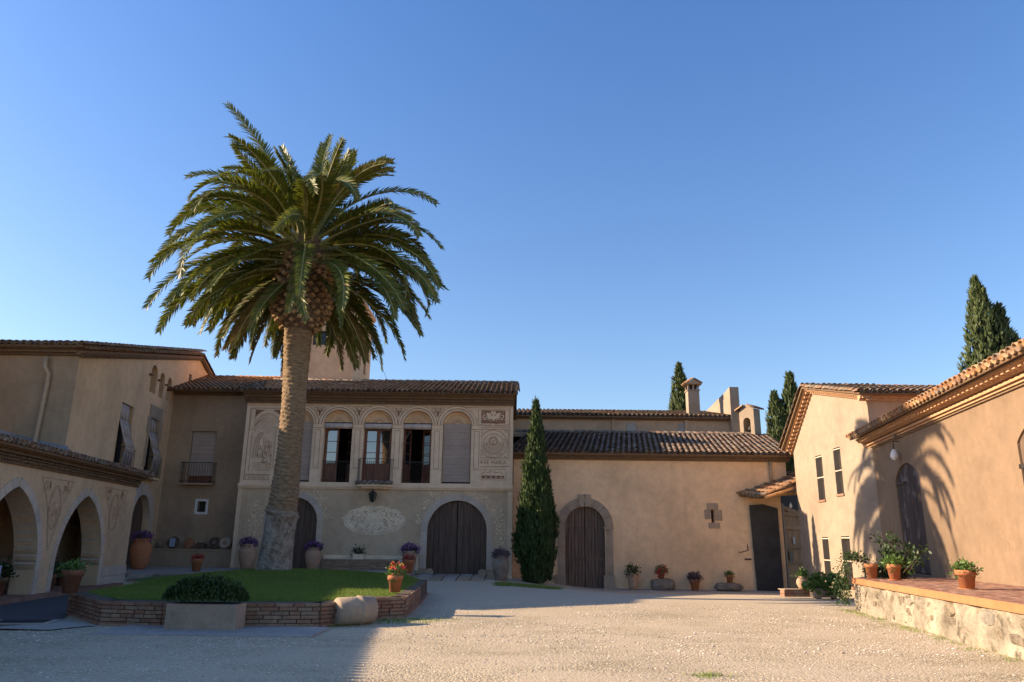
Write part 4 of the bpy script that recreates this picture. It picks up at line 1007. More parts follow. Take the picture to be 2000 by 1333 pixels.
disc('white_plate','large pale glazed plate leaning near the right end of the plaster ledge','plate',(-12.72,34.70,bz),.28,M['white_stone'],ring=M['urn'],tilt=-18)
disc('dark_disc','black round pan at the far right end of the plaster ledge','pan',(-12.2,34.75,bz),.26,M['interior'])
t=thing('wooden_block','low dark wooden block on the plaster ledge between the clay plate and the wheel','block',(-13.75,34.68,bz)); MB().box(-.22,.2,-.12,.12,0,.20).box(-.17,.15,-.08,.08,.20,.26).build('block_body',M['door_dark'],t)
t=thing('old_bucket','small dim metal bucket at the left end of the plaster ledge','bucket',(-15.6,34.66,bz)); MB().lathe([(0,0),(.11,0),(.14,.24),(.13,.24),(.1,.02),(0,.02)],(0,0,0),18).build('bucket_body',M['grey_stone'],t,True); MB().tube([(.14*cos(a),0,.24+.12*sin(a)) for a in [pi*i/10 for i in range(11)]],.006,4).build('handle',M['iron'],t)

# ------------------------------------------------------------------ left house: gable side towards the yard, short front towards the camera
T=thing('left_house','tall brown gabled house on the left with three small arched openings and a tan downpipe','house',(0,0,0))
mW=-.14; lw_=sqrt(1+mW*mW)
Fw=frame(-14.51,24.5,mW,1)            # s runs away from the camera
def sW(y): return (y-24.5)*lw_
def WH(y): return 7.45+(y-24.5)*.232 if y<38.5 else 10.70-(y-38.5)*.21
yE=44.0
outer=[(0,-.2),(sW(yE),-.2),(sW(yE),WH(yE)),(sW(38.5),WH(38.5)),(0,WH(24.5))]
AW=[arch(sW(y0),sW(y1),z0,z1,n=10) for y0,y1,z0,z1 in ((31.55,32.35,7.62,8.45),(32.75,33.4,7.62,8.42),(33.85,34.5,7.65,8.42))]
W1=rect(sW(28.75),sW(30.1),4.08,6.66); W2=rect(sW(32.2),sW(33.4),4.08,6.6); DW=arch(sW(31.5),sW(33.75),.1,2.2,n=20)
SW=rect(sW(37.0),sW(37.5),9.0,9.6)
wall('side_wall',Fw,outer,AW+[W1,W2,DW,SW],.38,M['left_plaster'],T)
Ff=lambda s,z,d=0: (-14.51-s, 24.5+d, z)   # front, s runs to the left
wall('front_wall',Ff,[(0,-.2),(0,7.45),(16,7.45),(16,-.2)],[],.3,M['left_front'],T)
mb=MB(); bx=-14.51+mW*(yE-24.5)
mb.poly([(bx,yE,-.2),(bx,yE,9.5),(-31,yE,9.5),(-31,yE,-.2)]); mb.poly([(-31,24.5,-.2),(-31,yE,-.2),(-31,yE,9),(-31,24.5,7.4)])
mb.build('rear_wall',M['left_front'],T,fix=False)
mb=MB()
for y0,y1,z0,z1,d in ((28.4,30.4,3.9,6.9,1.0),(31.3,34.0,-.1,6.9,1.0),(31.3,34.7,7.5,9.0,.34),(36.9,37.6,8.9,9.7,.3)): mb.fbox(Fw,sW(y0),sW(y1),z0,z1,d,d+.05)
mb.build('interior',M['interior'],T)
mb=MB()
for z0,z1,p in ((.0,.0,0),): pass
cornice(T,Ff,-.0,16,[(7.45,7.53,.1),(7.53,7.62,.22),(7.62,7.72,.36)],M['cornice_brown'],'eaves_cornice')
# rake cornices following the gable
for y0,y1 in ((24.3,38.5),(38.5,yE)):
    mb=MB()
    for p,h0,h1 in ((.09,-.02,.06),(.18,.06,.14)):
        a,b=(sW(y0),WH(max(24.5,y0))+h0),(sW(y1),WH(y1)+h0-(.0)); mb.extrude(Fw,[a,b,(b[0],b[1]+h1-h0),(a[0],a[1]+h1-h0)],-p,.05)
    mb.build('rake_cornice',M['cornice_brown'],T)
    n_=int((y1-y0)/.22)
    me=MB().fbox(Fw,0,.11,-.05,.0,-.15,0).mesh('cornice_brick',M['cornice_brown'])
    for k in range(n_):
        y=y0+(y1-y0)*(k+.5)/n_; inst('cornice_brick',me,T,Matrix.Translation(Vector(Fw(sW(y),WH(max(24.5,y))))-Vector(Fw(0,0))))
# roof: near slope rises away from the camera, far slope falls behind; a few rows are enough along the rake
vn=Vector((0,14.0,3.25)).normalized()
O=Vector((-14.51+.28,24.05,7.70)); 
v=Vector((mW*14,14.0,3.25)); tile_roof(T,O+Vector((-6.0,0,0)),(1,0,0),6.0,v,v.length,'tile_mix',sp=.24,max_ind=40,alt='tile')
mb=MB(); mb.poly([(-14.3,24.05,7.68),(-14.3+mW*14.4,38.5,11.0),(-31,38.5,11.0),(-31,24.05,7.68)]); mb.poly([(-14.3+mW*14.4,38.5,11.0),(-14.3+mW*20,44.3,9.7),(-31,44.3,9.7),(-31,38.5,11.0)]); mb.build('roof_deck',M['tile_mix'],T,fix=False)
ridge_tiles(T,Vector(Fw(sW(24.2),WH(24.5)+.12,-.12)),Vector(Fw(sW(38.5),WH(38.5)+.15,-.12)),'tile_mix',r=.13)
ridge_tiles(T,Vector(Fw(sW(38.5),WH(38.5)+.15,-.12)),Vector(Fw(sW(44),WH(44)+.15,-.12)),'tile_warm',r=.13)
# draped blinds over iron rails
for (ya,yb) in ((28.78,29.75),(32.22,33.2)):
    a,b=sW(ya),sW(yb); mb=MB(); prof=[(6.62,.06),(6.0,.02),(5.3,-.20),(4.95,-.34),(4.75,-.30),(4.12,-.26)]
    for (z0,d0),(z1,d1) in zip(prof,prof[1:]):
        for k in range(3):
            p=a+(b-a)*k/3; q=a+(b-a)*(k+1)/3; mb.add([Fw(p,z0,d0),Fw(q,z0,d0),Fw(q,z1,d1),Fw(p,z1,d1)],[(0,1,2,3)])
    o=mb.build('draped_blind',M['blind'],T,True,fix=False); sm=o.modifiers.new('thickness','SOLIDIFY'); sm.thickness=.02
    r=MB().fbox(Fw,sW(ya)-.05,sW(yb)+.25,3.98,4.06,-.36,0).build('balcony',M['left_plaster'],T)
    mb=MB(); P_=[Fw(sW(ya)-.02,4.92,0),Fw(sW(ya)-.02,4.92,-.32),Fw(sW(yb)+.22,4.92,-.32),Fw(sW(yb)+.22,4.92,0)]; mb.tube(P_,.016,5)
    for k in range(11): 
        s=sW(ya)-.02+(sW(yb)-sW(ya)+.24)*k/10; mb.tube([Fw(s,4.05,-.32),Fw(s,4.92,-.32)],.009,4)
    mb.build('balcony_rail',M['iron'],r)
    MB().fbox(Fw,sW(ya)-.02,sW(yb)+.3,4.08,6.6,.25,.28).build('window_board',M['interior'],T)
# worn stone surround of the second window
for a,b,z0,z1 in ((32.0,33.65,6.6,7.15),(31.85,32.2,5.9,6.6),(33.4,33.8,5.8,6.6),(31.95,32.2,5.2,5.88),(33.4,33.7,5.1,5.78),(31.9,32.2,4.5,5.18),(33.4,33.75,4.4,5.08)):
    MB().fbox(Fw,sW(a),sW(b),z0,z1,-.035,.05).build('surround_stone',M['tan_stone'],T)
mb=MB(); 
for y in (31.35,32.55,33.6,34.7): mb.fbox(Fw,sW(y)-.12,sW(y)+.12,8.28,8.33,-.12,0)
mb.build('shutter_bracket',M['cornice_brown'],T)
# arched door in pale stone
stones('arch_stone',T,Fw,arch_top(sW(31.5),sW(33.75),2.2,n=24),7,.5,-.03,.3,M['white_stone'],.006)
for a,b in ((sW(31.5)-.42,sW(31.5)),(sW(33.75),sW(33.75)+.42)): jamb_blocks('jamb_stone',T,Fw,a,b,.3,2.2,4,-.03,.3,M['white_stone'])
D=MB().fbox(Fw,sW(31.5),sW(33.75),.1,2.1,.34,.36).build('arched_door',M['interior'],T)
planks(D,Fw,arcz((sW(31.5)+sW(33.75))/2,1.13,2.2),sW(31.52),sW(33.73),6,.2,.26,.33,M['door_dark'])
# downpipe and grey flashing above the gallery roof
p0=Vector(Ff(1.02,7.35,-.18)); mb=MB()
mb.tube([p0,p0+Vector((.02,0,-.35)),p0+Vector((.14,0.06,-.55)),p0+Vector((.14,.08,-.8)),p0+Vector((.06,.08,-3.1)),p0+Vector((.06,.08,-3.45))],.075,12); mb.build('downpipe',M['pipe'],T,True)
mb=MB(); pts=[(-.1,4.15),(-.1,4.42),(.6,4.55),(1.5,4.75),(2.2,4.95),(3.4,5.35),(5,5.75),(5,4.0)]; mb.extrude(Ff,pts,-.012,.01); mb.build('flashing',M['grey_flash'],T)
mb=MB(); mb.extrude(Fw,[(0,4.0),(2.5,3.75),(2.5,3.85),(.8,4.28),(0,4.42)],-.012,.01); mb.build('flashing',M['grey_flash'],T)

# unseen wing added to the left house, its profile shaped to shade the gravel
mb=MB(); pr=[(19.5,-.2),(24.45,-.2),(24.45,9.3),(22.3,9.1),(19.5,7.3)]
mb.add([(-17.7,y,z) for y,z in pr]+[(-25,y,z) for y,z in pr],[(0,1,2,3,4),(9,8,7,6,5)]+[(i,(i+1)%5,5+(i+1)%5,5+i) for i in range(5)]); mb.build('unseen_side_wing',M['left_front'],T)

# ------------------------------------------------------------------ pointed-arch gallery in front of the left house
T=thing('arcade_gallery','low gallery with pointed stone arches and a tiled roof along the left side','gallery',(0,0,0))
mG=-.12; lg=sqrt(1+mG*mG); gx=lambda y: -12.24+mG*(y-19.08)
Fg=frame(gx(10.5),10.5,mG,1)
def sG(y): return (y-10.5)*lg
AC=[(14.87,1.55),(18.95,1.55),(23.05,1.55)]
ar=lambda y,h: arch(sG(y)-h,sG(y)+h,-.15,.72,kind='pointed',n=28,rise=2.06)
wall('arcade_wall',Fg,rect(-5,sG(26.85),-.2,3.3),[ar(*a) for a in AC],.55,M['gallery'],T)
for y,h in AC[1:]:
    p=arch(sG(y)-h,sG(y)+h,.72,.72001,kind='pointed',n=28,rise=2.06)
    k=len(p)//2
    stones('arch_stone',T,Fg,p[:k+1],9,.24,-.025,.56,M['white_stone'],.006)
    stones('arch_stone',T,Fg,p[k:],9,.24,-.025,.56,M['white_stone'],.006)
    for a,b in ((sG(y)-h-.24,sG(y)-h),(sG(y)+h,sG(y)+h+.24)): jamb_blocks('jamb_stone',T,Fg,a,b,-.1,.72,3,-.025,.56,M['white_stone'])
for z0,z1 in ((-.1,.36),(.37,.66)):
    a=sG(23.05)+1.80; MB().fbox(Fg,a,sG(26.87),z0,z1,-.04,.3).build('base_stone',M['white_stone'],T)
MB().fbox(Fg,sG(26.87)-.02,sG(26.87),-.1,3.3,0,4).build('end_wall',M['gallery'],T)
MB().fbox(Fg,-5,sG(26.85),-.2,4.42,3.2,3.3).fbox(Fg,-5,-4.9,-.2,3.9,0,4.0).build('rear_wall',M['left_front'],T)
MB().fbox(Fg,-1,sG(26.0),-.2,.12,-.32,4.0).build('tiled_step',M['floor_red'],T)
MB().fbox(Fg,sG(22.2),sG(24.6),.12,.95,2.7,3.2).build('niche_ledge',M['grey_stone'],T)
# line ornament
mb=MB()
for y0,y1,se in ((19.95,22.1,2),(24.15,26.2,5)):
    c=(sG(y0)+sG(y1))/2
    for q in (-1,1):
        ribbon(mb,Fg,[(c,1.2),(c+q*.22,1.8),(c+q*.42,2.4),(c+q*.95,3.1)],.02,-.006)
    ribbon(mb,Fg,[(c-.98,3.1),(c+.98,3.1)],.02,-.006); ribbon(mb,Fg,ellipse_ring((c,2.35),.34,.58,26),.022,-.006); ribbon(mb,Fg,ellipse_ring((c,2.35),.29,.52,26),.01,-.006)
    R_=random.Random(se)
    for k in range(26):
        x,z=c+R_.gauss(0,.16),2.3+R_.gauss(0,.26); ribbon(mb,Fg,spiral((x,z),R_.uniform(.03,.09),.8,R_.uniform(0,6),1,7),.014,-.006)
    for q in (-1,1):
        for k in range(9):
            x,z=c+q*R_.uniform(.42,.72),R_.uniform(2.75,3.05); ribbon(mb,Fg,spiral((x,z),.06,.8,R_.uniform(0,6),q,7),.016,-.006); leaf2(mb,Fg,(x,z),.1,.04,R_.uniform(0,6),-.006)
mb.build('sgraffito_line',M['sgraf_pale'],T,fix=False)
# eaves: bands, lozenge teeth, tiles
cornice(T,Fg,-5.1,sG(27.0),[(3.28,3.34,.06),(3.50,3.58,.22),(3.58,3.66,.34)],M['cornice_brown'],'cornice')
mb=MB(); mb.fbox(Fg,-5,sG(26.9),3.34,3.50,-.05,.05); mb.build('cornice_ground',M['tan_stone'],T)
tooth=MB(); 
for j in (0,1):
    z=3.38+.08*j; s0=.06*j; tooth.add([Fg(s0,z,-.06),Fg(s0+.05,z-.038,-.06),Fg(s0+.10,z,-.06),Fg(s0+.05,z+.038,-.06),Fg(s0,z,-.15),Fg(s0+.05,z-.038,-.15),Fg(s0+.10,z,-.15),Fg(s0+.05,z+.038,-.15)],[(4,5,6,7),(0,1,5,4),(1,2,6,5),(2,3,7,6),(3,0,4,7)])
me=tooth.mesh('cornice_brick',M['cornice_brown']); k=0; s=sG(16.5)
while s<sG(26.8): inst('cornice_brick',me,T,Matrix.Translation(Vector(Fg(s,0))-Vector(Fg(0,0)))); s+=.12
a=Vector(Fg(-5.2,3.66,-.44)); uu=(Vector(Fg(1,0))-Vector(Fg(0,0))); nn=(Vector(Fg(0,0,1))-Vector(Fg(0,0,0)))
vG=nn*4.3+Vector((0,0,.98)); tile_roof(T,a,uu,sG(27.1)+5.2,vG,3.8,'tile',sp=.22,max_ind=260,alt='tile_mix')
# ------------------------------------------------------------------ chapel house: long low wall with the arched door
T=thing('long_low_house','low peach house behind the cypress with an arched plank door and a dark tiled roof','house',(0,0,0))
F3=frame(0,31,1,0)
door=arch(2.22,3.82,-.4,2.2); slit=rect(8.12,8.26,2.42,2.92)
wall('front_wall',F3,[(.12,-.5),(10.98,-.5),(10.98,3.5),(11.3,3.9),(11.3,5.0),(.12,5.0)],[door,slit],.35,M['ochre_shade'],T)
mb=MB(); mb.poly([(10.98,31,-.5),(12.1,37,-.5),(12.1,37,6.6),(10.98,31,5.0)]); mb.poly([(.12,31,-.5),(.12,34,-.5),(.12,34,5.9),(.12,31,5)]); mb.poly([(.1,37,-.5),(12.4,37,-.5),(12.4,37,6.6),(.1,37,6.6)]); mb.build('side_wall',M['ochre_shade'],T,fix=False)
cornice(T,F3,.0,11.42,[(4.86,4.93,.07),(4.93,5.0,.16),(5.0,5.06,.27)],M['cornice_brown'],'eaves_cornice',teeth=None)
me=MB().fbox(F3,0,.22,4.94,4.99,-.19,-.1).mesh('cornice_brick',M['cornice_brown'])
for k in range(46): inst('cornice_brick',me,T,Matrix.Translation((.05+k*.247,0,0)))
v=Vector((.9,5.7,1.56)); tile_roof(T,(.02,30.62,5.09),(1,0,0),11.45,v,v.length,'tile',sp=.235,ex=.40,r=.11,max_ind=300,alt='tile_mix')
ridge_tiles(T,(.2,36.3,6.68),(12.2,36.3,6.68),'tile'); 
ridge_tiles(T,(11.45,30.7,5.12),(12.3,36.3,6.66),'tile')
# door surround
stones('arch_stone',T,F3,arch_top(2.22,3.82,2.2,n=26),8,.34,-.04,.2,M['tan_stone'],.008,jit=.02)
for s in (2.90,3.14): MB().extrude(F3,[(s-.10,2.98),(s+.10,2.98),(s+.14,3.46),(s-.14,3.46)],-.10,.05).build('keystone',M['tan_stone'],T)
for s0,s1 in ((1.90,2.22),(3.82,4.14)):
    jamb_blocks('jamb_stone',T,F3,s0+.04,s1,.35,2.1,2,-.04,.2,M['tan_stone']); MB().fbox(F3,s0-.05,s1+.02,2.1,2.2,-.08,.2).build('impost',M['tan_stone'],T)
    MB().fbox(F3,s0-.08,s1+.01,-.5,.35,-.12,.2).build('jamb_base',M['tan_stone'],T)
D=MB().fbox(F3,2.22,3.82,-.3,2.2,.24,.26).build('arched_door',M['interior'],T)
for a,b in ((2.23,3.01),(3.03,3.81)): planks(D,F3,arcz(3.02,.79,2.2),a,b,6,-.25,.14,.22,M['door_brown'])
mb=MB()
for a,b in ((2.25,2.98),(3.06,3.79)): mb.fbox(F3,a,b,-.2,-.06,.12,.15); mb.fbox(F3,a,b,.9,1.0,.125,.15)
mb.build('door_rail',M['door_brown'],D)
for s0,s1,z0,z1 in ((7.97,8.42,2.93,3.18),(7.86,8.11,2.55,2.92),(8.27,8.56,2.5,2.92),(8.0,8.45,2.2,2.41)): MB().fbox(F3,s0,s1,z0,z1,-.03,.06).build('slit_stone',M['tan_stone'],T)
MB().fbox(F3,8.1,8.3,2.4,2.95,.2,.22).build('slit_dark',M['interior'],T)
MB().tube([F3(10.63,4.9,-.1),F3(10.63,3.95,-.1)],.06,10).build('downpipe',M['pipe'],T,True)
mb=MB(); mb.tube([F3(9.15,1.28,-.02),F3(9.15,1.28,-.28),F3(9.42,1.35,-.28)],.018,5); mb.tube([F3(9.35,1.02,-.02),F3(9.6,1.02,-.1)],.03,5); mb.tube([F3(9.42,1.35,-.28),F3(9.44,1.6,-.2),F3(9.5,1.35,-.2)],.015,5); mb.build('door_hook',M['iron'],T)

# upper hall behind
T=thing('upper_hall','higher hall wall and sunlit tiled roof behind the long low house','house',(0,0,0))
F4=frame(0,37,1,0)
wall('front_wall',F4,rect(.1,11.0,6.0,7.55),[],.1,M['upper'],T)
cornice(T,F4,.1,10.9,[(7.48,7.54,.06),(7.54,7.60,.14)],M['cornice_brown'],'eaves_cornice')
v=Vector((0,5.6,1.15)); tile_roof(T,(.0,36.7,7.62),(1,0,0),11.0,v,v.length,'tile_mix',sp=.235,max_ind=280)
mb=MB(); mb.poly([(0,42,8.7),(11,42,8.7),(11,48,7.5),(0,48,7.5)]); mb.build('rear_roof',M['cornice_brown'],T,fix=False)
for s in (5.0,8.62): MB().fbox(F4,s,s+.16,6.2,7.5,-.09,0).build('wall_rib',M['upper'],T)
for s,w in ((5.75,.45),(8.3,.40)): MB().fbox(F4,s,s+w,6.3,7.35,-.03,0).build('grey_patch',M['concrete'],T)
T=thing('parapet_wall','tall bare wedge-shaped end wall rising to the right of the square chimney','wall',(0,0,0))
Fp=lambda s,z,d=0: (10.85+s,36.6+d,z)
mb=MB(); prof=[(0,6.3),(6.6,6.3),(6.6,8.55),(.75,9.05),(.0,9.15)]
mb.add([(10.85,36.6+a,z) for a,z in prof]+[(11.3,36.6+a,z) for a,z in prof],[(0,1,2,3,4),(9,8,7,6,5)]+[(i,(i+1)%5,5+(i+1)%5,5+i) for i in range(5)]); mb.build('parapet_body',M['peach_far'],T)
MB().box(11.3,11.55,36.7,37.1,8.05,8.2).box(11.3,11.48,36.75,37.0,6.9,8.05).build('parapet_buttress',M['upper'],T)
T=thing('square_chimney','square plaster chimney with a small tiled cap on the upper hall roof','chimney',(9.38,38.2,7.7))
MB().box(-.29,.29,-.29,.29,0,1.55).box(-.33,.33,-.33,.33,1.5,1.56).build('chimney_shaft',M['peach_far'],T)
mb=MB(); 
for x in (-.25,.0,.25):
    for y in (-.25,.25): mb.box(x-.04,x+.04,y-.04,y+.04,1.56,1.84)
mb.build('chimney_post',M['peach_far'],T); MB().box(-.2,.2,-.2,.2,1.56,1.8).build('chimney_flue',M['interior'],T)
mb=MB(); mb.add([(-.42,-.42,1.82),(.42,-.42,1.82),(.42,.42,1.82),(-.42,.42,1.82),(0,-.42,2.08),(0,.42,2.08),(-.42,-.42,1.86),(.42,-.42,1.86)],[(0,1,2,3),(0,4,5,3),(1,2,5,4),(0,1,4),(3,5,2)]); mb.build('chimney_cap',M['tile_warm'],T)
for k in range(4):
    for q in (-1,1):
        x=Vector((0,1,0)); y=Vector((-q*.84,0,.54)).normalized(); 
        inst('roof_tile',get_tile('tile_warm',.5,.1),T,basis(Vector((q*.44,-.33+k*.22,1.86)),y.cross(x.cross(y)) if False else x*(1 if q>0 else -1),y,(x*(1 if q>0 else -1)).cross(y)))
T=thing('bell_gable','small bell gable with an arched opening and red tiled cap on the roof corner','bell gable',(11.85,36.1,6.2),radians(38))
Fb=lambda s,z,d=0: (-.25+d, .3-s, z)
wall('gable_front',Fb,[(-.42,0),(.42,0),(.42,1.75),(0,2.0),(-.42,1.75)],[arch(-.2,.2,.45,1.15,n=12)],.5,M['peach_far'],T)
mb=MB(); mb.box(-.25,.25,-.12,-.10,0,1.75); mb.box(.24,.26,-.12,.72,0,1.75); mb.box(-.25,.25,.70,.72,0,1.75); mb.box(-.34,.34,-.22,.82,-.2,.35); mb.build('gable_body',M['peach_far'],T)
for k in range(5):
    for q in (-1,1):
        x=Vector((1,0,0))*q; y=Vector((0,-q*.9,.43)).normalized(); inst('roof_tile',get_tile('tile_warm',.5,.1),T,basis(Vector((-.32+k*.16,.3+q*.55,1.72)),-x,y,(-x).cross(y)))
MB().lathe([(0,0),(.13,0),(.1,.1),(.06,.2),(0,.24)],(0,.3,.75),12).build('bell',M['iron'],T,True)

# ------------------------------------------------------------------ gate between the low house and the gable house
T=thing('gate_porch','tiled porch roof on beams over the yard gate between two peach houses','porch',(0,0,0))
v=Vector((1.95,.55,.78)); 
tile_roof(T,(9.3,30.95,3.5),(.42,-1.0,-.13),1.3,v,2.3,'tile_warm',sp=.22,ex=.38,r=.10,max_ind=140,alt='tile_mix')
MB().tube([(10.4,30.3,3.55),(12.9,31.6,3.75)],.11,8).build('porch_beam',M['gate_wood'],T)
MB().tube([(9.5,30.5,3.33),(12.7,32.1,4.1)],.06,6).build('porch_rafter',M['gate_wood'],T); MB().tube([(9.9,29.6,3.36),(12.6,30.8,4.2)],.06,6).build('porch_rafter',M['gate_wood'],T)
MB().hexa([(11.1,31.8,-.4),(13.3,35.4,-.4),(13.35,35.5,-.4),(11.15,31.9,-.4),(11.1,31.8,4.3),(13.3,35.4,4.6),(13.35,35.5,4.6),(11.15,31.9,4.3)]).build('passage_dark',M['interior'],T)
MB().lathe([(0,0),(.05,.02),(.06,.1),(.02,.2),(0,.22)],(11.15,30.4,3.0),10).build('porch_lamp',M['white'],T,True)
T=thing('dark_gate_leaf','tall dark grey sheet gate leaf folded back against the peach wall','gate',(9.66,30.86,-.2))
MB().extrude(lambda s,z,d=0:(s,d,z),[(0.08,0),(1.12,0),(1.12,3.2),(.55,3.36),(0,3.32)],0,.05).build('gate_sheet',M['gate_sheet'],T)
MB().box(.1,1.1,-.02,0,.5,.6).box(.1,1.1,-.02,0,2.6,2.7).build('gate_strap',M['gate_sheet'],T)
T=thing('wooden_gate_leaf','tall brown plank gate leaf with braces and a small white notice','gate',(0,0,0))
gu=Vector((1.5,1.9,0)); gl=gu.length; gd=gu/gl; Fgt=frame(11.02,31.12,gd.x,gd.y)
for i in range(7):
    a=gl*.98*i/7; b=gl*.98*(i+1)/7-.012; MB().fbox(Fgt,a,b,-.2,3.15-.03*i,0,.05).build('plank',M['gate_wood'],T)
for z in (.25,.85,1.45,2.2,2.75): MB().fbox(Fgt,.08,gl*.97,z,z+.13,-.06,0).build('gate_rail',M['gate_wood'],T)
MB().fbox(Fgt,-.03,.09,-.2,3.2,-.07,.06).build('gate_stile',M['iron_pale'],T)
MB().extrude(Fgt,[(.1,2.98),(2.1,2.72),(2.1,2.85),(.1,3.1)],-.062,0).build('gate_brace',M['gate_wood'],T)
MB().fbox(Fgt,.95,1.15,1.62,1.9,-.068,-.06).build('notice',M['white'],T)
MB().fbox(Fgt,.3,.75,.9,1.35,-.075,-.05).build('lock_box',M['door_dark'],T)
MB().tube([Fgt(.9,1.40,-.1),Fgt(1.9,1.55,-.4),Fgt(2.4,1.6,-.4)],.02,5).build('gate_bar',M['iron_pale'],T)

for o in list(COL.objects):
    if o.name.split('.')[0] in ('long_low_house','upper_hall','parapet_wall','square_chimney','bell_gable','gate_porch','dark_gate_leaf','wooden_gate_leaf') and o.parent is None: set_k3(o)

# ------------------------------------------------------------------ gable house on the right
T=thing('gable_house','bright peach gable wall with four tall barred windows right of the gate','house',(0,0,0))
mL=.02; ll=sqrt(1+mL*mL)
C0=(12.62,26.2)                                   # near corner of the gable
Fl=frame(C0[0]+mL*7.75,C0[1]+7.75,-mL,-1)           # s runs from the far end towards the camera
def sL(y): return (C0[1]+7.75-y)*ll
yA=31.15
outer=[(0,-.7),(sL(26.2),-.7),(sL(26.2),6.62),(sL(yA),7.80),(0,5.62)]
wins=[(31.45,30.75,3.37,5.17),(29.57,28.9,3.50,5.27),(31.52,30.88,.12,1.91),(29.62,28.85,.12,1.93)]
wall('gable_wall',Fl,outer,[rect(sL(a),sL(b),z0,z1) for a,b,z0,z1 in wins],.22,M['peach_far'],T)
for a,b,z0,z1 in wins:
    w=MB().fbox(Fl,sL(a)-.02,sL(b)+.02,z0-.02,z1+.02,.2,.24).build('window',M['interior'],T)
    me=MB().tube([Fl(0,z0,.04),Fl(0,z1,.04)],.011,5).mesh('window_bar',M['iron'])
    n_=7
    for k in range(n_): inst('window_bar',me,w,Matrix.Translation(Vector(Fl(sL(a)+(sL(b)-sL(a))*(k+.5)/n_,0))-Vector(Fl(0,0))))
    mb=MB()
    for z in ((z0+z1)/2,z1-.06): mb.fbox(Fl,sL(a)-.05,sL(b)+.05,z-.02,z+.02,.0,.025)
    mb.build('cross_bar',M['white_stone'],w)
    MB().fbox(Fl,sL(a)-.03,sL(b)+.03,z0-.08,z0,-.05,.15).build('sill',M['brick'],w)
Fx=lambda s,z,d=0: (C0[0]+s,C0[1]+d,z)
wall('side_wall',Fx,[(0,-.5),(13,-.5),(13,6.8),(0,6.8)],[],.2,M['upper'],T)
mb=MB(); ex,ey,_=Fl(0,0); mb.poly([(ex,ey,-.6),(26,ey,-.6),(26,ey,5.9),(ex,ey,5.9)]); mb.build('rear_wall',M['upper'],T,fix=False)
# rakes: cornice bands with small bricks, then tiles
for (ya,za),(yb,zb),mt in (((C0[1]+8.0,5.56),(yA,7.80),'cornice_orange'),((yA,7.80),(25.9,6.55),'cornice_orange')):
    for p,h0,h1 in ((.08,-.02,.05),(.32,.13,.19)):
        a,b=(sL(ya),za+h0),(sL(yb),zb+h0); MB().extrude(Fl,[a,b,(b[0],b[1]+h1-h0),(a[0],a[1]+h1-h0)],-p,.05).build('rake_cornice',M[mt],T)
    n_=int(abs(ya-yb)/.2); sl=atan2(zb-za,abs(ya-yb))
    bm_=MB().fbox(Fl,0,.10,.0,.09,-.25,0).mesh('cornice_brick',M['cornice_orange'])
    for k in range(n_):
        t=(k+.5)/n_; y=ya+(yb-ya)*t; z=za+(zb-za)*t; inst('cornice_brick',bm_,T,Matrix.Translation(Vector(Fl(sL(y),z+.05))-Vector(Fl(0,0))))
# roof: two slopes with a ridge running away to the right
pR=Vector((C0[0]+mL*(yA-C0[1])-.42,yA,8.04)); pN=Vector((C0[0]-.45,25.75,6.76)); pF=Vector(Fl(-.3,5.77,-.45))
v=(pR-pN); tile_roof(T,pN,(1,0,0),12.5,v,v.length,'tile_mix',sp=.235,r=.11,max_ind=240,alt='tile')
v=(pR-pF); tile_roof(T,pF,(1,0,0),3.0,v,v.length,'tile_mix',sp=.235,r=.11,max_ind=60,alt='tile_warm')
ridge_tiles(T,pR,pR+Vector((12,0,0)),'tile_mix')
ridge_tiles(T,pN+Vector((.05,0,0)),pR,'tile_mix'); ridge_tiles(T,pF,pR,'tile_mix')
cornice(T,Fx,-.3,13,[(6.56,6.63,.08),(6.63,6.70,.16),(6.70,6.78,.28),(6.78,6.88,.1)],M['cornice_orange'],'eaves_cornice')

# ------------------------------------------------------------------ near right building with the dark arched shutter door
T=thing('near_right_building','peach building on the right with deep tiled eaves and an old arched door','building',(0,0,0))
mR=.18; lr=sqrt(1+mR*mR); RX=lambda y: 10.89+mR*(y-16.6)
Fr_=frame(RX(26.19),26.19,-mR,-1)
def sR(y): return (26.19-y)*lr
dr=arch(sR(24.1),sR(22.0),.80,3.62,kind='seg',n=14,rise=.42)
d2=arch(sR(15.92),sR(14.1),2.2,3.75,kind='seg',n=12,rise=.35)
wall('front_wall',Fr_,rect(0,sR(9.5),-.3,5.05),[dr,d2],.16,M['peach'],T)
MB().fbox(Fr_,0,.2,-.3,5.05,.01,6).build('end_wall',M['upper'],T)
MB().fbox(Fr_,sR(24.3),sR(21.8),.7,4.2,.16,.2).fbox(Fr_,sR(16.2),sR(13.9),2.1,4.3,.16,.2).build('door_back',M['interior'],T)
D=MB().fbox(Fr_,sR(24.1),sR(22.0),.8,.84,.1,.16).build('arched_door',M['door_old'],T)
planks(D,Fr_,lambda s: 3.60+.42*(1-((s-(sR(24.1)+sR(22.0))/2)/1.08)**2),sR(24.08),sR(22.02),7,.84,.05,.14,M['door_old'])
mb=MB()
for z in (1.15,3.45): mb.fbox(Fr_,sR(24.2),sR(23.3),z,z+.07,.0,.05)
mb.build('door_hinge',M['iron'],D)
D=MB().fbox(Fr_,sR(15.9),sR(14.1),2.2,2.24,.1,.16).build('upper_shutter',M['door_old'],T)
planks(D,Fr_,lambda s: 3.74+.35*(1-((s-(sR(15.92)+sR(14.1))/2)/.94)**2),sR(15.9),sR(14.12),6,2.24,.05,.14,M['door_brown'])
MB().fbox(Fr_,sR(16.0),sR(14.8),3.2,3.3,.0,.05).build('door_hinge',M['iron'],D)
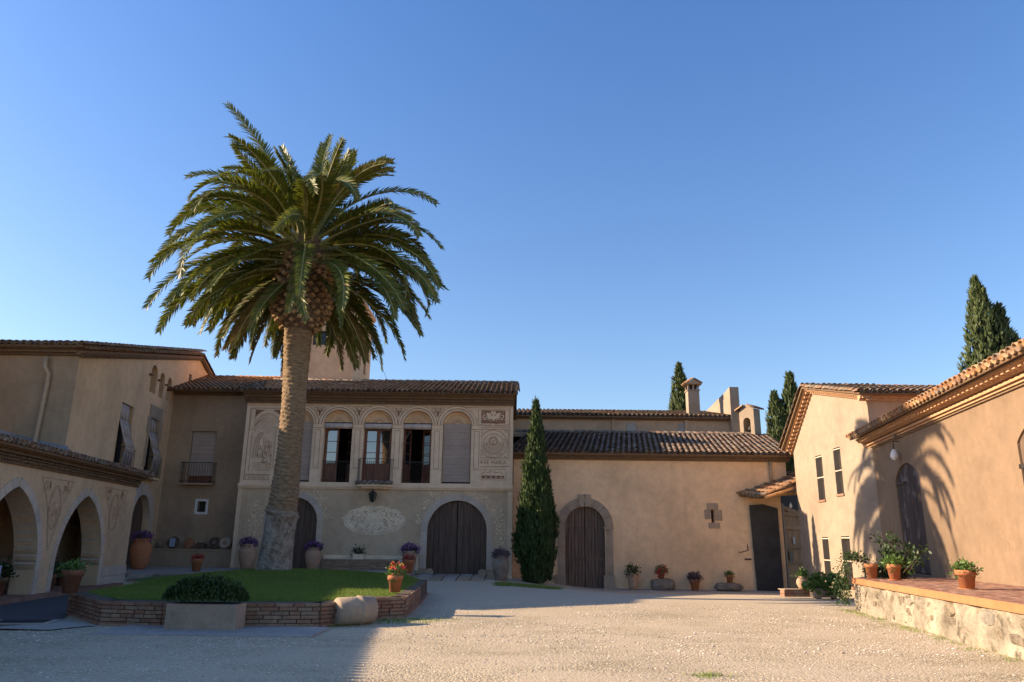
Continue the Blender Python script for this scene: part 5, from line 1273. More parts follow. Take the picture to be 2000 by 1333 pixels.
cornice(T,Fr_,-.6,sR(9.5),[(4.92,4.97,.05),(4.98,5.04,.12),(5.20,5.26,.36),(5.10,5.14,.18)],M['cornice_orange'],'cornice')
me=MB().fbox(Fr_,0,.13,5.12,5.21,-.33,-.1).mesh('cornice_brick',M['cornice_orange'])
for k in range(58): inst('cornice_brick',me,T,Matrix.Translation(Vector(Fr_(-.5+k*.26,0))-Vector(Fr_(0,0))))
MB().tube([Fr_(.2,4.86,-.04),Fr_(sR(10),4.86,-.04)],.018,5).build('cable',M['cornice_brown'],T)
a=Vector(Fr_(-.65,5.28,-.55)); uu=(Vector(Fr_(1,0))-Vector(Fr_(0,0))); nn=(Vector(Fr_(0,0,1))-Vector(Fr_(0,0,0)))
vv=nn*5.0+Vector((0,0,1.55)); tile_roof(T,a,uu,sR(9.5)+.65,vv,vv.length,'tile_warm',sp=.27,ex=.42,r=.13,max_ind=230,alt='tile_mix',rows=8)
T=thing('wall_lamp','small white teardrop lamp hanging on a bracket high on the near right wall','lamp',Fr_(sR(23.35),0,-.12))
mb=MB(); mb.tube([(0.12,0,4.75),(-.05,0,4.75),(-.06,0,4.62)],.018,5); mb.tube([(-.06,0,4.62),(-.06,0,4.48)],.02,5); mb.build('lamp_bracket',M['iron'],T)
MB().lathe([(0,0),(.08,.03),(.12,.12),(.10,.24),(.04,.34),(0,.35)],(-.06,0,4.16),14).build('lamp_shade',M['white'],T,True)
MB().box(-.02,.1,-.03,.03,4.85,5.0).build('lamp_mount',M['iron_pale'],T)

# ------------------------------------------------------------------ raised terrace
T=thing('stone_terrace','raised terrace with a rubble retaining wall, orange edge band and brick paving','terrace',(0,0,0))
mE=.151; EX=lambda y: 8.82+mE*(y-20.0)
Fe=frame(EX(20.05),20.05,-mE,-1); le=sqrt(1+mE*mE)
def sE(y): return (20.05-y)*le
R_=random.Random(12)
def lump(mb,F,s0,s1,z0,z1,d,bul=.05,R=R_):
    """a roughly squared, bulging stone set in the wall"""
    n=R.choice((6,7,8)); ring=[]; c=((s0+s1)/2,(z0+z1)/2)
    for k in range(n):
        a=2*pi*(k+R.uniform(-.25,.25))/n; q=max(abs(cos(a)),abs(sin(a)))**.75
        ring.append((c[0]+(s1-s0)/2*cos(a)/q*R.uniform(.86,1.02),c[1]+(z1-z0)/2*sin(a)/q*R.uniform(.86,1.02)))
    V=[F(*p,.03) for p in ring]+[F(c[0]+(p[0]-c[0])*.8,c[1]+(p[1]-c[1])*.8,-bul*R.uniform(.5,1)) for p in ring]+[F(*c,-bul*1.15)]
    mb.add(V,[(k,(k+1)%n,n+(k+1)%n,n+k) for k in range(n)]+[(n+k,n+(k+1)%n,2*n) for k in range(n)])
# core: a lumpy mortar skin with real relief
mb=MB(); nx,nz_=220,10; L_=sE(8.6)
for j in range(nz_+1):
    for i in range(nx+1):
        s=L_*i/nx; z=-.35+1.02*j/nz_; h=mnoise.fractal(Vector((s*2.1,z*2.6,3)),1,2,4)*.055; mb.v.append(Fe(s,z,-h-.0+(.66-z)*-.06))
for j in range(nz_):
    for i in range(nx):
        q=j*(nx+1)+i; mb.f.append((q,q+1,q+nx+2,q+nx+1)); mb.m.append(0)
mb.build('mortar_skin',M['lime_mortar'],T,True,fix=False)
z=-.06; cnt=0
for hz in (.26,.17,.25):
    s=.05
    while s<L_-.2:
        w=R_.uniform(.2,.75)
        if R_.random()<.60 and cnt<190:
            mb=MB(); lump(mb,Fe,s,s+w,z+R_.uniform(-.04,.03),z+hz*R_.uniform(.85,1.12),0,R_.uniform(.015,.045)); mb.build('wall_stone',M['rubble'] if R_.random()<.6 else M['lime_mortar'],T); cnt+=1
        s+=w+R_.uniform(-.02,.05)
    z+=hz
MB().fbox(Fe,-.005,L_,.66,.795,-.06,.5).build('edge_band',M['fascia'],T)
pA=Vector(Fe(0,0,0)); 
MB().hexa([(pA.x,pA.y,-.5),(pA.x+4.5,pA.y+1.4,-.5),(pA.x+4.5,pA.y+1.35,-.5),(pA.x+.02,pA.y-.05,-.5),(pA.x,pA.y,.66),(pA.x+4.5,pA.y+1.4,.66),(pA.x+4.5,pA.y+1.35,.66),(pA.x+.02,pA.y-.05,.66)]).build('end_wall',M['lime_mortar'],T)
mb=MB(); e0=Vector(Fe(-.02,0,-.05)); e1=Vector(Fe(L_,0,-.05)); 
mb.add([(e0.x,e0.y,.775),(e1.x,e1.y,.775),(e1.x+6,e1.y,.775),(RX(26)+.2,26,.775)],[(0,1,2,3)]); mb.build('terrace_bed',M['mortar'],T,fix=False)
me=MB().box(0,.285,0,.135,0,.02).mesh('paving_brick',M['floor_red']); mats=[]
u_=(Vector(Fe(1,0))-Vector(Fe(0,0))); n_=(Vector(Fe(0,0,1))-Vector(Fe(0,0,0)))
for j in range(26):
    for i in range(60):
        s=i*.295+(.147 if j%2 else 0)-4.5; d=-.05+j*.145; p=Vector(Fe(s,.778+R_.uniform(-.003,.003),d))
        if p.x>RX(p.y)-.05 or (s<0 and p.y>20.05+ (p.x-pA.x)*.31): continue
        mats.append(basis(p,u_,n_,Vector((0,0,1)))@Matrix.Rotation(R_.gauss(0,.006),4,"Z"))
o=inst('paving_brick_field',join_mesh('paving_brick_field',me,mats,M['floor_red']),T); o['kind']='stuff'
# ------------------------------------------------------------------ the palm
PB=Vector((-7.33,24.45,.56))
T=thing('date_palm','huge date palm with a thick ringed trunk standing on the lawn','palm tree',PB)
def tc(z):      # trunk centre line, local
    return Vector((-.02+.16*sin(z*.34)+.012*z, -.1*sin(z*.3), z))
mb=MB(); n=56; rows=230; HT=9.3
for j in range(rows+1):
    z=HT*j/rows; c=tc(z)
    for k in range(n):
        a=2*pi*k/n
        if z<1.95: r=.60-.07*z/1.95+.035*mnoise.fractal(Vector((cos(a)*1.6,sin(a)*1.6,z*1.3)),1,2,4)+.07*smooth(.5,0,z)
        else:
            r=.50-.085*smooth(2,4.6,z)+.08*smooth(6.3,9.2,z)
            ph=(z*6.6+ .5*sin(3*a)*.3 + a/(2*pi)*2)%1
            r+=.045*(1-ph)+.03*mnoise.noise(Vector((cos(a)*4,sin(a)*4,z*9)))
        collar=math.exp(-((z-(2.12+.16*cos(a-2.6)))/.11)**2); r+=.085*collar*(1+.5*mnoise.noise(Vector((a*3,z*8,1))))
        mb.v.append((c.x+r*cos(a),c.y+r*sin(a),z))
for j in range(rows):
    for k in range(n):
        k2=(k+1)%n; mb.f.append((j*n+k,j*n+k2,(j+1)*n+k2,(j+1)*n+k)); mb.m.append(0)
m,nt,b=new_mat('palm_trunk',.9,.2); g=_n(nt,'ShaderNodeNewGeometry'); sp=_n(nt,'ShaderNodeSeparateXYZ'); nt.links.new(g.outputs['Position'],sp.inputs[0])
n1=noisetex(nt,5,6,.7,stretch=(1,1,5)); n2=noisetex(nt,2.5,6,.7); n3=noisetex(nt,11,5,.7)
ru=ramp(nt,[(.32,(.10,.065,.035)),(.5,(.22,.15,.085)),(.7,(.33,.24,.145))]); nt.links.new(n1.outputs[0],ru.inputs[0])
rl=ramp(nt,[(.40,(.13,.10,.07)),(.5,(.26,.21,.155)),(.62,(.40,.34,.26))]); nt.links.new(mth(nt,'ADD',mth(nt,'MULTIPLY',n2.outputs[0],.5),mth(nt,'MULTIPLY',n3.outputs[0],.5)),rl.inputs[0])
mr=_n(nt,'ShaderNodeMapRange'); mr.inputs['From Min'].default_value=2.4; mr.inputs['From Max'].default_value=2.6; nt.links.new(mth(nt,'ADD',sp.outputs[2],mth(nt,'MULTIPLY',n2.outputs[0],.2)),mr.inputs[0])
nt.links.new(mixc(nt,mr.outputs[0],rl.outputs[0],ru.outputs[0]),b.inputs['Base Color']); bump(nt,b,mth(nt,'ADD',n1.outputs[0],n3.outputs[0]),.8,.03)
mb.build('trunk',m,T,True)
# bulb of cut frond stubs
top=tc(HT); bc=top+Vector((.05,0,0))
def br(t): return .60+.54*smooth(-.02,.22,t)*(1-.0)-.42*smooth(.45,1.0,t)
H0,H1=8.95,12.7
mb=MB(); mb.lathe([(br(t)*.88 if t>0 else .5,H0+(H1-H0)*t) for t in [i/12 for i in range(13)]],(bc.x,bc.y,0),24); mb.build('stub_core',M['bark'],T,True)
sm=MB(); sm.add([(-.115,0,-.02),(.115,0,-.02),(0,.0,-.11),(0,.02,.10),(-.085,.10,.05),(.085,.10,.05),(0,.15,-.01),(0,.11,.10)],[(0,2,6,4),(2,1,5,6),(4,6,7),(6,5,7),(0,4,7,3),(3,7,5,1)])
sme=sm.mesh('frond_stub',M['boot']); N=230
for i in range(N):
    t=((i+.5)/N); a=i*2.399963; z=H0+.08+(H1-.75-H0)*t; r=br((z-H0)/(H1-H0))*.9
    out=Vector((cos(a),sin(a),0)); up=Vector((0,0,1)); nn_=(out*1.0+up*(.15+.5*t)).normalized(); x=up.cross(nn_).normalized(); zz=x.cross(nn_)
    sc=random.uniform(.95,1.4)*(1.12 if t>.15 else .9)
    inst('frond_stub',sme,T,basis(Vector((bc.x+r*cos(a),bc.y+r*sin(a),z)),x,nn_,zz)@Matrix.Scale(sc,4)@Matrix.Rotation(random.gauss(0,.3),4,'Y')@Matrix.Rotation(random.gauss(0,.15),4,'X'))
# fronds: a few meshes, many placed copies
def frond_mesh(L, droop, e0, seed, dry=.0, side=0.0, pw=1.7, roll=0.0):
    """frond along +X, rising at e0 then bending over"""
    R=random.Random(seed); mb=MB(); N=26; P=[Vector((0,0,0))]; D=[]
    for i in range(N):
        s=(i+.5)/N; e=e0-droop*s**pw; az=side*s*s; d=Vector((cos(e)*cos(az),cos(e)*sin(az),sin(e))); D.append(d); P.append(P[-1]+d*L/N)
    mb.tube(P,[.055*(1-.9*i/N)+.006 for i in range(N+1)],5,1)
    M_=118
    for k in range(M_):
        s=.10+.89*k/M_; f=s*N; i=min(N-1,int(f)); p=P[i].lerp(P[i+1],f-i); d=D[i]
        sidev=d.cross(Vector((0,0,1))); sidev=sidev.normalized() if sidev.length>.05 else Vector((0,1,0)); upv=sidev.cross(d); rl_=roll*s; sidev,upv=sidev*cos(rl_)+upv*sin(rl_),upv*cos(rl_)-sidev*sin(rl_)
        prof=(min(1,(s-.06)/.22)**.6)*(1-.62*max(0,(s-.35)/.65)**1.6)
        for q in (-1,1):
            l=.62*prof*R.uniform(.88,1.1)*(L/5.2)**.5; ang=radians(56-22*s+R.gauss(0,5)); lift=R.choice((.10,.34,.55))+R.gauss(0,.06)
            v=(d*cos(ang)+sidev*q*sin(ang)*cos(lift)+upv*sin(ang)*sin(lift)).normalized()
            w=.027*(.6+.6*prof); nrm=v.cross(d).normalized()
            wv=v.cross(nrm).normalized()*w
            m1=p+v*l*.5-Vector((0,0,.02*l)); tip=p+v*l-Vector((0,0,.20*l*l+.03*l))
            mb.add([p-wv*.6,p+wv*.6,m1+wv,m1-wv,tip],[(0,1,2,3),(3,2,4)],2 if R.random()<dry else 0)
    return mb.mesh('frond',[M['palm_leaf'],M['palm_rib'],M['palm_dry']],False)
cr=bc+Vector((0,0,11.75-0.0)); cr.z=12.3
classes=[ # count, length, e0 range (deg), droop (deg), start height offset, dryness
 (13,3.8,(72,86),(16,40),.75,.02),(18,4.9,(52,72),(60,100),.5,.03),(24,5.3,(30,50),(90,128),.25,.04),(30,5.5,(4,28),(82,112),.0,.06),(32,5.4,(-16,8),(60,88),-.3,.10),(28,4.9,(-34,-12),(45,66),-.6,.16),(16,3.9,(-50,-32),(25,40),-.9,.25)]
gi=0
for ci,(cn,L,(ea,eb),(da,db),dz,dry) in enumerate(classes):
    variants=[frond_mesh(L*random.uniform(.92,1.06),radians(random.uniform(da,db)),radians(ea+(eb-ea)*q),ci*10+int(q*9),dry+(.12 if q in (.3,) else 0),random.uniform(-.35,.35),roll=random.uniform(-.9,.9)) for q in (.1,.3,.5,.75,.95)]
    for i in range(cn):
        a=gi*2.399963+random.gauss(0,.12); gi+=1
        toward=abs((a-radians(-73)+pi)%(2*pi)-pi)
        if ci>=4 and toward<radians(58) and random.random()<.86: continue
        if ci==3 and toward<radians(50) and random.random()<.55: continue
        r=.30 if ci<2 else .5
        z=cr.z+dz+random.uniform(-.18,.18)-(0 if ci<4 else .15)
        m_=Matrix.Translation((bc.x+r*cos(a),bc.y+r*sin(a),z))@Matrix.Rotation(a,4,'Z')@Matrix.Rotation(random.gauss(0,.25),4,'X')@Matrix.Scale(random.uniform(.9,1.08),4)
        inst('frond',random.choice(variants),T,m_)
# the tall fronds that break the outline: (azimuth, elevation, droop, length)
for a,e,d,L in ((175,66,22,7.2),(185,52,75,5.6),(176,34,50,5.2),(2,48,88,5.6),(95,80,10,5.0),(80,84,15,5.3),(200,6,80,6.2),(-8,8,82,6.2),(-30,22,85,6.0),(168,40,80,5.6),(12,64,25,4.6),(150,76,20,4.8),(-14,-4,66,6.4),(192,-8,62,6.5),(205,-20,45,5.8),(160,-18,50,5.8),(-25,-20,45,5.8),(20,-18,50,5.8),(240,-25,40,5.2),(285,-28,40,5.2)):
    me=frond_mesh(L,radians(d),radians(e),a%97,.04,0,roll=(1.2 if cos(radians(a))<0 else -1.2) if abs(cos(radians(a)))>.8 else 0)
    inst('frond',me,T,Matrix.Translation((bc.x+.3*cos(radians(a)),bc.y+.3*sin(radians(a)),cr.z+(.8 if e>40 else .3)))@Matrix.Rotation(radians(a),4,'Z'))
# a few dead fronds hanging in the skirt
for k,(a,e) in enumerate(((150,-50),(205,-52),(20,-48),(60,-50),(118,-52),(170,-40))):
    me=frond_mesh(3.9,radians(28),radians(e),400+k,.85,random.uniform(-.3,.3),roll=random.uniform(-1,1))
    inst('dead_frond',me,T,Matrix.Translation((bc.x+.6*cos(radians(a)),bc.y+.6*sin(radians(a)),cr.z-1.0))@Matrix.Rotation(radians(a),4,'Z'))
# flower stalk stubs among the fronds
mb=MB()
for k in range(9):
    a=random.uniform(0,6.28); mb.tube([(bc.x+.2*cos(a),bc.y+.2*sin(a),cr.z+.4),(bc.x+.8*cos(a),bc.y+.8*sin(a),cr.z+1.5),(bc.x+1.3*cos(a),bc.y+1.3*sin(a),cr.z+1.7)],[.04,.03,.01],5)
mb.build('flower_stalk',M['palm_dry'],T)
PALM=T
T.scale=(.872,)*3
# a short palm beyond the arcade, outside the picture: the feathered edge of the shade on the gravel is its shadow
T=thing('date_palm','short date palm beyond the arcade roof, left of the photo, casting the feathered shadow','palm tree',(-17.2,11.6,-1.7))
MB().tube([(0,0,-.2),(0,0,4.4)],[.5,.42],14).build('trunk',m,T,True)
fr=[o for o in PALM.children if o.name.startswith('frond') and not o.name.startswith('frond_stub')]
for o in fr[8:130:1]:
    c=o.copy(); COL.objects.link(c); c.parent=T; mm=o.matrix_local.copy(); mm.translation=Vector((mm.translation.x-bc.x,mm.translation.y-bc.y,mm.translation.z-cr.z+4.3)); c.matrix_local=Matrix.Translation((0,0,4.3))@Matrix.Scale(.82,4)@Matrix.Translation((0,0,-4.3))@mm
# ------------------------------------------------------------------ cypresses
def cypress(name,label,loc,H,rfun,seed,mat,n=4200,tops=((0,0,1.0),),s=.20,group=None,trunk=.12,lean=0):
    """rfun(t) radius against height; tops = (dx, dy, relative height) of each leader"""
    R=random.Random(seed); t_=thing(name,label,'tree',loc,0,group)
    core=MB(); lf=MB()
    for dx,dy,hh in tops:
        prof=[(max(.02,rfun(t/12)*.62),H*hh*(.03+.93*t/12)) for t in range(13)]
        b0=len(core.v); core.lathe(prof,(0,0,0),10)
        for i in range(b0,len(core.v)):
            x,y,z=core.v[i]; q=z/(H*hh); k=1+.35*mnoise.noise(Vector((x*2+dx,y*2,z*1.2+seed))); core.v[i]=(x*k+dx*q+lean*q,y*k+dy*q,z)
        nn=int(n/len(tops))
        for _ in range(nn):
            t=R.random()**.85; a=R.uniform(0,2*pi); q=t
            lump_=1+.42*mnoise.noise(Vector((cos(a)*2.1+seed,sin(a)*2.1+dx,t*H*hh*.95)))+.26*mnoise.noise(Vector((cos(a)*6,sin(a)*6,t*H*3.1+seed)))
            r=rfun(t)*lump_*R.uniform(.70,1.02)**.6; z=H*hh*(.02+.97*t)
            p=Vector((r*cos(a)+dx*q+lean*q,r*sin(a)+dy*q,z)); out=Vector((cos(a),sin(a),0))
            for k in range(5):
                d=(Vector((0,0,1))*R.uniform(.7,1.3)+out*R.uniform(-.05,.55)+Vector((R.gauss(0,.25),R.gauss(0,.25),0))).normalized()
                l=s*R.uniform(.6,1.35); w=l*.30; sd=d.cross(out+Vector((R.gauss(0,.5),R.gauss(0,.5),R.gauss(0,.2)))).normalized()
                o=p+Vector((R.gauss(0,.03),R.gauss(0,.03),R.gauss(0,.05)))
                lf.add([o-sd*w*.3,o+d*l*.45-sd*w*.5,o+d*l,o+d*l*.45+sd*w*.5,o+sd*w*.3],[(0,1,2,3,4)])
    c=lf.build('crown',mat,t_,fix=False); core.build('inner_twigs',M['cypress_core'],c,True)
    MB().tube([(0,0,-.3),(0,0,H*.35)],[trunk,trunk*.7],8).build('trunk',M['bark'],t_)
    return t_
def rf(w, low=.55): return lambda t: w*((low+(1-low)*smooth(0,.28,t))*(1-max(0,(t-.28)/.72)**1.5)+.02)
cypress('cypress','slim dark cypress against the wall just right of the painted house',(1.1,32.7,-.14),7.75,rf(.70,.70),3,M['cypress'],6500,((0,0,1.0),(-.35,.0,.50),(.5,-.1,.56),(-.25,-.2,.72),(.2,-.3,.66)),s=.19)
G='cypresses beyond the roofs'
cypress('cypress','pointed cypress rising behind the square chimney',(11.6,50,3.0),10.4,rf(1.35),11,M['cypress_old'],2600,((-.15,0,1.0),(.3,.3,.86)),s=.32,group=G)
cypress('cypress','broad twin-topped cypress behind the bell gable, beside the bright gable roof',(17.9,48,-.5),12.9,rf(1.75),12,M['cypress_old'],4200,((.35,0,1.0),(-.75,.1,.90),(1.0,0,.80)),s=.34,group=G)
cypress('cypress','dark low cypress wedged between the twin-topped cypress and the gable roof',(20.5,52,-.5),9.8,rf(1.9),13,M['cypress'],1800,((0,0,1.0),(-.8,0,.85)),s=.34,group=G)
cypress('cypress','tall forked cypress above the near right eaves at the edge of the photo',(28.0,42,3.0),14.0,rf(2.0),14,M['cypress_old'],5600,((-.55,0,1.0),(.55,0,.88),(1.6,.2,.66),(-.2,.5,.8)),s=.34,group=G)
# ------------------------------------------------------------------ pots and plants
def plant(parent, kind, r, z, R):
    """foliage (and flowers) standing on a pot of radius r at height z"""
    lf=MB(); fl=MB(); fm=None; lm=M['green']
    if kind=='purple':
        leafcloud(lf,blob_points(60,r*1.15,r*1.15,r*.55,(0,0,z+r*.25),R),.10,4,R=R); leafcloud(fl,blob_points(150,r*1.45,r*1.45,r*.85,(0,0,z+r*.55),R,.8),.06,5,R=R,aspect=1.3); fm=M['purple']; lm=M['hedge']
    elif kind=='mauve':
        leafcloud(lf,blob_points(160,r*1.45,r*1.45,r*.8,(0,0,z+r*.5),R,.6),.075,5,R=R,aspect=1.6); leafcloud(fl,blob_points(36,r*1.5,r*1.5,r*.85,(0,0,z+r*.55),R,.9),.04,4,R=R,aspect=1.2); lm=M['dusty']; fm=M['purple']
    elif kind=='redhang':
        leafcloud(lf,blob_points(90,r*1.7,r*1.5,r*1.3,(0,0,z+r*.5),R),.08,5,R=R); leafcloud(fl,blob_points(16,r*2.0,r*1.6,r*1.7,(0,-r*.3,z+r*.1),R,.9),.075,9,R=R,aspect=1.1,spread=.35); fm=M['red']
    elif kind=='red':
        leafcloud(lf,blob_points(50,r*1.1,r*1.1,r*.5,(0,0,z+r*.2),R),.07,4,R=R); leafcloud(fl,blob_points(60,r*1.15,r*1.15,r*.5,(0,0,z+r*.45),R,.8),.05,5,R=R,aspect=1.2); fm=M['red']; lm=M['hedge']
    elif kind=='mixed':
        leafcloud(lf,blob_points(70,r*1.1,r*1.1,r*1.0,(.02,0,z+r*.6),R),.07,5,R=R); leafcloud(fl,blob_points(14,r*1.2,r*1.2,r*1.1,(.02,0,z+r*.8),R,.9),.06,8,R=R,aspect=1.1,spread=.35); fm=M['red']
        y=MB(); leafcloud(y,blob_points(9,r*1.0,r*1.0,r*1.0,(.02,0,z+r*.9),R,.9),.05,7,R=R,aspect=1.1,spread=.35); y.build('yellow_flowers',M['yellow'],parent,fix=False)
    elif kind=='low': leafcloud(lf,blob_points(70,r*1.1,r*1.1,r*.55,(0,0,z+r*.3),R),.08,5,R=R)
    elif kind=='tuft': leafcloud(lf,blob_points(80,r*1.15,r*1.15,r*.6,(0,0,z+r*.35),R),.10,5,R=R,up=1.2,aspect=3)
    elif kind=='dark': leafcloud(lf,blob_points(90,r*1.4,r*1.4,r*1.2,(0,0,z+r*.7),R),.10,5,R=R); lm=M['hedge']
    lf.build('foliage',lm,parent,fix=False)
    if fm: fl.build('flowers',fm,parent,fix=False)
POTS={ # profile (radius, height) for unit height, outside then back down inside
 'flowerpot':([(0,0),(.30,0),(.40,.72),(.455,.72),(.465,.98),(.44,1.0),(.41,.98),(.39,.85),(0,.85)],.45),
 'urn':([(0,0),(.20,0),(.24,.04),(.33,.38),(.37,.62),(.34,.80),(.27,.90),(.30,.95),(.30,1.0),(.26,1.0),(.23,.90),(0,.88)],.27),
 'tub':([(0,0),(.30,0),(.36,.15),(.43,.6),(.45,.95),(.47,1.0),(.43,1.0),(.40,.9),(0,.88)],.42),
 'round':([(0,0),(.25,0),(.38,.15),(.50,.42),(.50,.62),(.40,.82),(.30,.90),(.34,1.0),(.29,1.0),(.25,.9),(0,.85)],.28)}
def pot(shape, loc, h, plantkind, label, mat='pot', group=None, wide=1.0, saucer=False, name=None, rz=0):
    R=random.Random(hash(label)%9999 if False else sum(map(ord,label)))
    nm=name or {'flowerpot':'flowerpot','urn':'clay_jar','tub':'clay_tub','round':'round_jar'}[shape]
    t=thing(nm,label,'flower pot' if shape!='round' and shape!='urn' else 'jar',loc,rz,group)
    prof,top=POTS[shape]; prof=[(r*h*wide,z*h) for r,z in prof]
    mb=MB(); mb.lathe(prof,(0,0,0),28)
    for i,v in enumerate(mb.v):
        k=1+.015*mnoise.noise(Vector((v[0]*6,v[1]*6,v[2]*5+len(label)))); mb.v[i]=(v[0]*k,v[1]*k,v[2])
    mb.build('pot_body',M[mat],t,True)
    MB().lathe([(top*h*wide*.93,.84*h),(0,.86*h)],(0,0,0),16).build('soil',M['soil'],t)
    if saucer: MB().lathe([(0,-.005),(.40*h*wide,-.005),(.46*h*wide,.05*h),(.43*h*wide,.05*h),(0,.01)],(0,0,0),24).build('saucer',M[mat],t,True)
    if plantkind: plant(t,plantkind,top*h*wide,h*.90,R)
    return t
pot('urn',(-11.15,33.2,.34),1.02,'purple','purple-flowering clay jar standing left of the palm trunk','urn','purple flower jars before the painted house')
pot('urn',(-8.30,33.0,.34),.92,'purple','purple-flowering clay jar between the left arched door and the brick bench','urn','purple flower jars before the painted house')
pot('tub',(-4.22,33.0,.30),.86,'purple','tall pale square-shouldered jar with purple flowers left of the big arched door','urn','purple flower jars before the painted house',wide=.78)
pot('flowerpot',(-3.95,30.6,.36),.50,'red','small terracotta pot of dark red flowers below the pale jar by the big door')
pot('urn',(-.35,31.9,.02),1.02,'mauve','mossy jar with faded mauve flowers between the big door and the cypress','grey_stone',wide=.95)
t=thing('planter_box','small cream planter box with green plants on the brick bench','planter',(-6.52,33.72,.78)); MB().box(-.23,.23,-.12,.12,0,.2).box(-.25,.25,-.14,.14,.16,.21).build('box_body',M['sgraf_light'],t); lf=MB(); leafcloud(lf,blob_points(40,.26,.1,.16,(0,0,.3)),.11,5); lf.build('foliage',M['hedge'],t,fix=False)
pot('flowerpot',(-2.55,17.6,.475),.36,'mixed','terracotta pot of red and yellow flowers on the right corner of the lawn wall',wide=1.05)
pot('flowerpot',(-11.9,29.8,.36),.46,'red','small terracotta pot with reddish plant on the step edge behind the lawn')
pot('flowerpot',(-8.95,16.1,.475),.46,'low','dark terracotta pot at the left end of the lawn wall',mat='pot_shaded')
pot('flowerpot',(-13.0,22.2,.125),.44,'dark','terracotta pot just inside the second pointed arch, at its left pillar',mat='pot_shaded',group='pots in the arcade')
pot('flowerpot',(-13.9,23.5,.125),.36,'dark','small dark pot with white flowers in the middle of the second pointed arch',mat='pot_shaded',group='pots in the arcade')
pot('flowerpot',(-13.75,24.2,.125),.44,'low','leaning-rimmed terracotta pot at the right side of the second pointed arch',mat='pot_shaded',group='pots in the arcade')
pot('flowerpot',(-12.9,19.9,.125),.44,'dark','terracotta pot with leafy plant inside the leftmost pointed arch',mat='pot_shaded',group='pots in the arcade')
pot('flowerpot',(-12.95,19.1,.125),.42,'dark','terracotta pot half cut by the left edge of the photo',mat='pot_shaded',group='pots in the arcade')
pot('urn',(-14.85,31.4,.34),1.2,'purple','very large orange clay jar by the arched door behind the arcade end','pot',wide=.9)
t=thing('clothed_table','small table under a lilac-white cloth inside the leftmost arch','table',(-13.35,19.0,.12)); mb=MB(); mb.box(-.7,.7,-.5,.5,.70,.74); mb.build('table_top',M['white'],t)
mb=MB(); n=60
for k in range(n):
    a=2*pi*k/n; q=max(abs(cos(a))/.72,abs(sin(a))/.52); x,y=cos(a)/q,sin(a)/q; f=1+.05*sin(9*a); mb.v+= [(x,y,.745),(x*1.02*f,y*1.02*f,.28+.03*sin(5*a))]
for k in range(n): mb.f.append((2*k,2*((k+1)%n),2*((k+1)%n)+1,2*k+1)); mb.m.append(0)
mb.f.append(tuple(2*k for k in range(n))); mb.m.append(0); mb.build('cloth',flat('lilac_cloth',(.36,.36,.50),.8),t,True)
for x in (-.6,.6):
    for y in (-.4,.4): MB().box(x-.03,x+.03,y-.03,y+.03,0,.7).build('leg',M['door_dark'],t)
# stone trough with a clipped shrub, near the camera
t=thing('stone_trough','rectangular pale stone trough holding a low dark green shrub before the brick bed','trough',(-5.48,14.4,0),-.035)
mb=MB(); mb.box(-.64,.64,-.25,.25,.0,.45)
o=mb.build('trough_body',M['tan_stone'],t); md=o.modifiers.new('edge','BEVEL'); md.width=.025; md.segments=2
MB().box(-.56,.56,-.18,.18,.44,.458).build('soil',M['soil'],t)
lf=MB(); R_=random.Random(21); pts=[]
for k in range(2600):
    x,y=R_.uniform(-1,1),R_.uniform(-1,1)
    if x*x+y*y>1: continue
    h=(1-x*x)**.5*(1-.5*y*y)*(.43+.10*mnoise.noise(Vector((x*4,y*3,2)))) ; z=.46+h*R_.uniform(.0,1.0)**.6; pts.append((x*.76-.04,y*.36,z))
for p in pts:
    for _ in range(2):
        d=Vector((R_.gauss(0,.45)+p[0]*.5,R_.gauss(0,.45)+p[1]*.6,1)).normalized(); l=R_.uniform(.05,.10); w=.018; sd=d.orthogonal().normalized(); sd=Matrix.Rotation(R_.uniform(0,6),3,d)@sd; q=Vector(p)
        lf.add([q,q+d*l*.5+sd*w,q+d*l,q+d*l*.5-sd*w],[(0,1,2,3)])
lf.build('foliage',M['hedge'],t,fix=False)
# fallen column drum
t=thing('column_drum','fallen pale stone column drum with a raised band leaning on the lawn wall','column',(-3.02,15.5,.255),radians(38))
mb=MB(); pr=[(0,-.40),(.20,-.40),(.245,-.36),(.25,.0),(.245,.06),(.27,.08),(.27,.13),(.25,.16),(.255,.36),(.24,.40),(0,.40)]
n=32
for r,x in pr:
    for k in range(n):
        a=2*pi*k/n; q=1+.02*mnoise.noise(Vector((x*4,cos(a)*2,sin(a)*2))); mb.v.append((x,r*cos(a)*q,r*sin(a)*q))
for i in range(len(pr)-1):
    for k in range(n): mb.f.append((i*n+k,i*n+(k+1)%n,(i+1)*n+(k+1)%n,(i+1)*n+k)); mb.m.append(0)
mb.v=[(x*.98,y*1.04,z*1.04) for x,y,z in mb.v]; mb.build('drum_body',M['tan_stone'],t,True)
MB().lathe([(0,0),(.035,0),(.035,.012),(0,.012)],(0,0,0),10).build('socket_hole',M['interior'],t); t.children[-1].matrix_local=basis(Vector((-.396,-.02,.02)),Vector((0,1,0)),Vector((0,0,1)),Vector((1,0,0)))
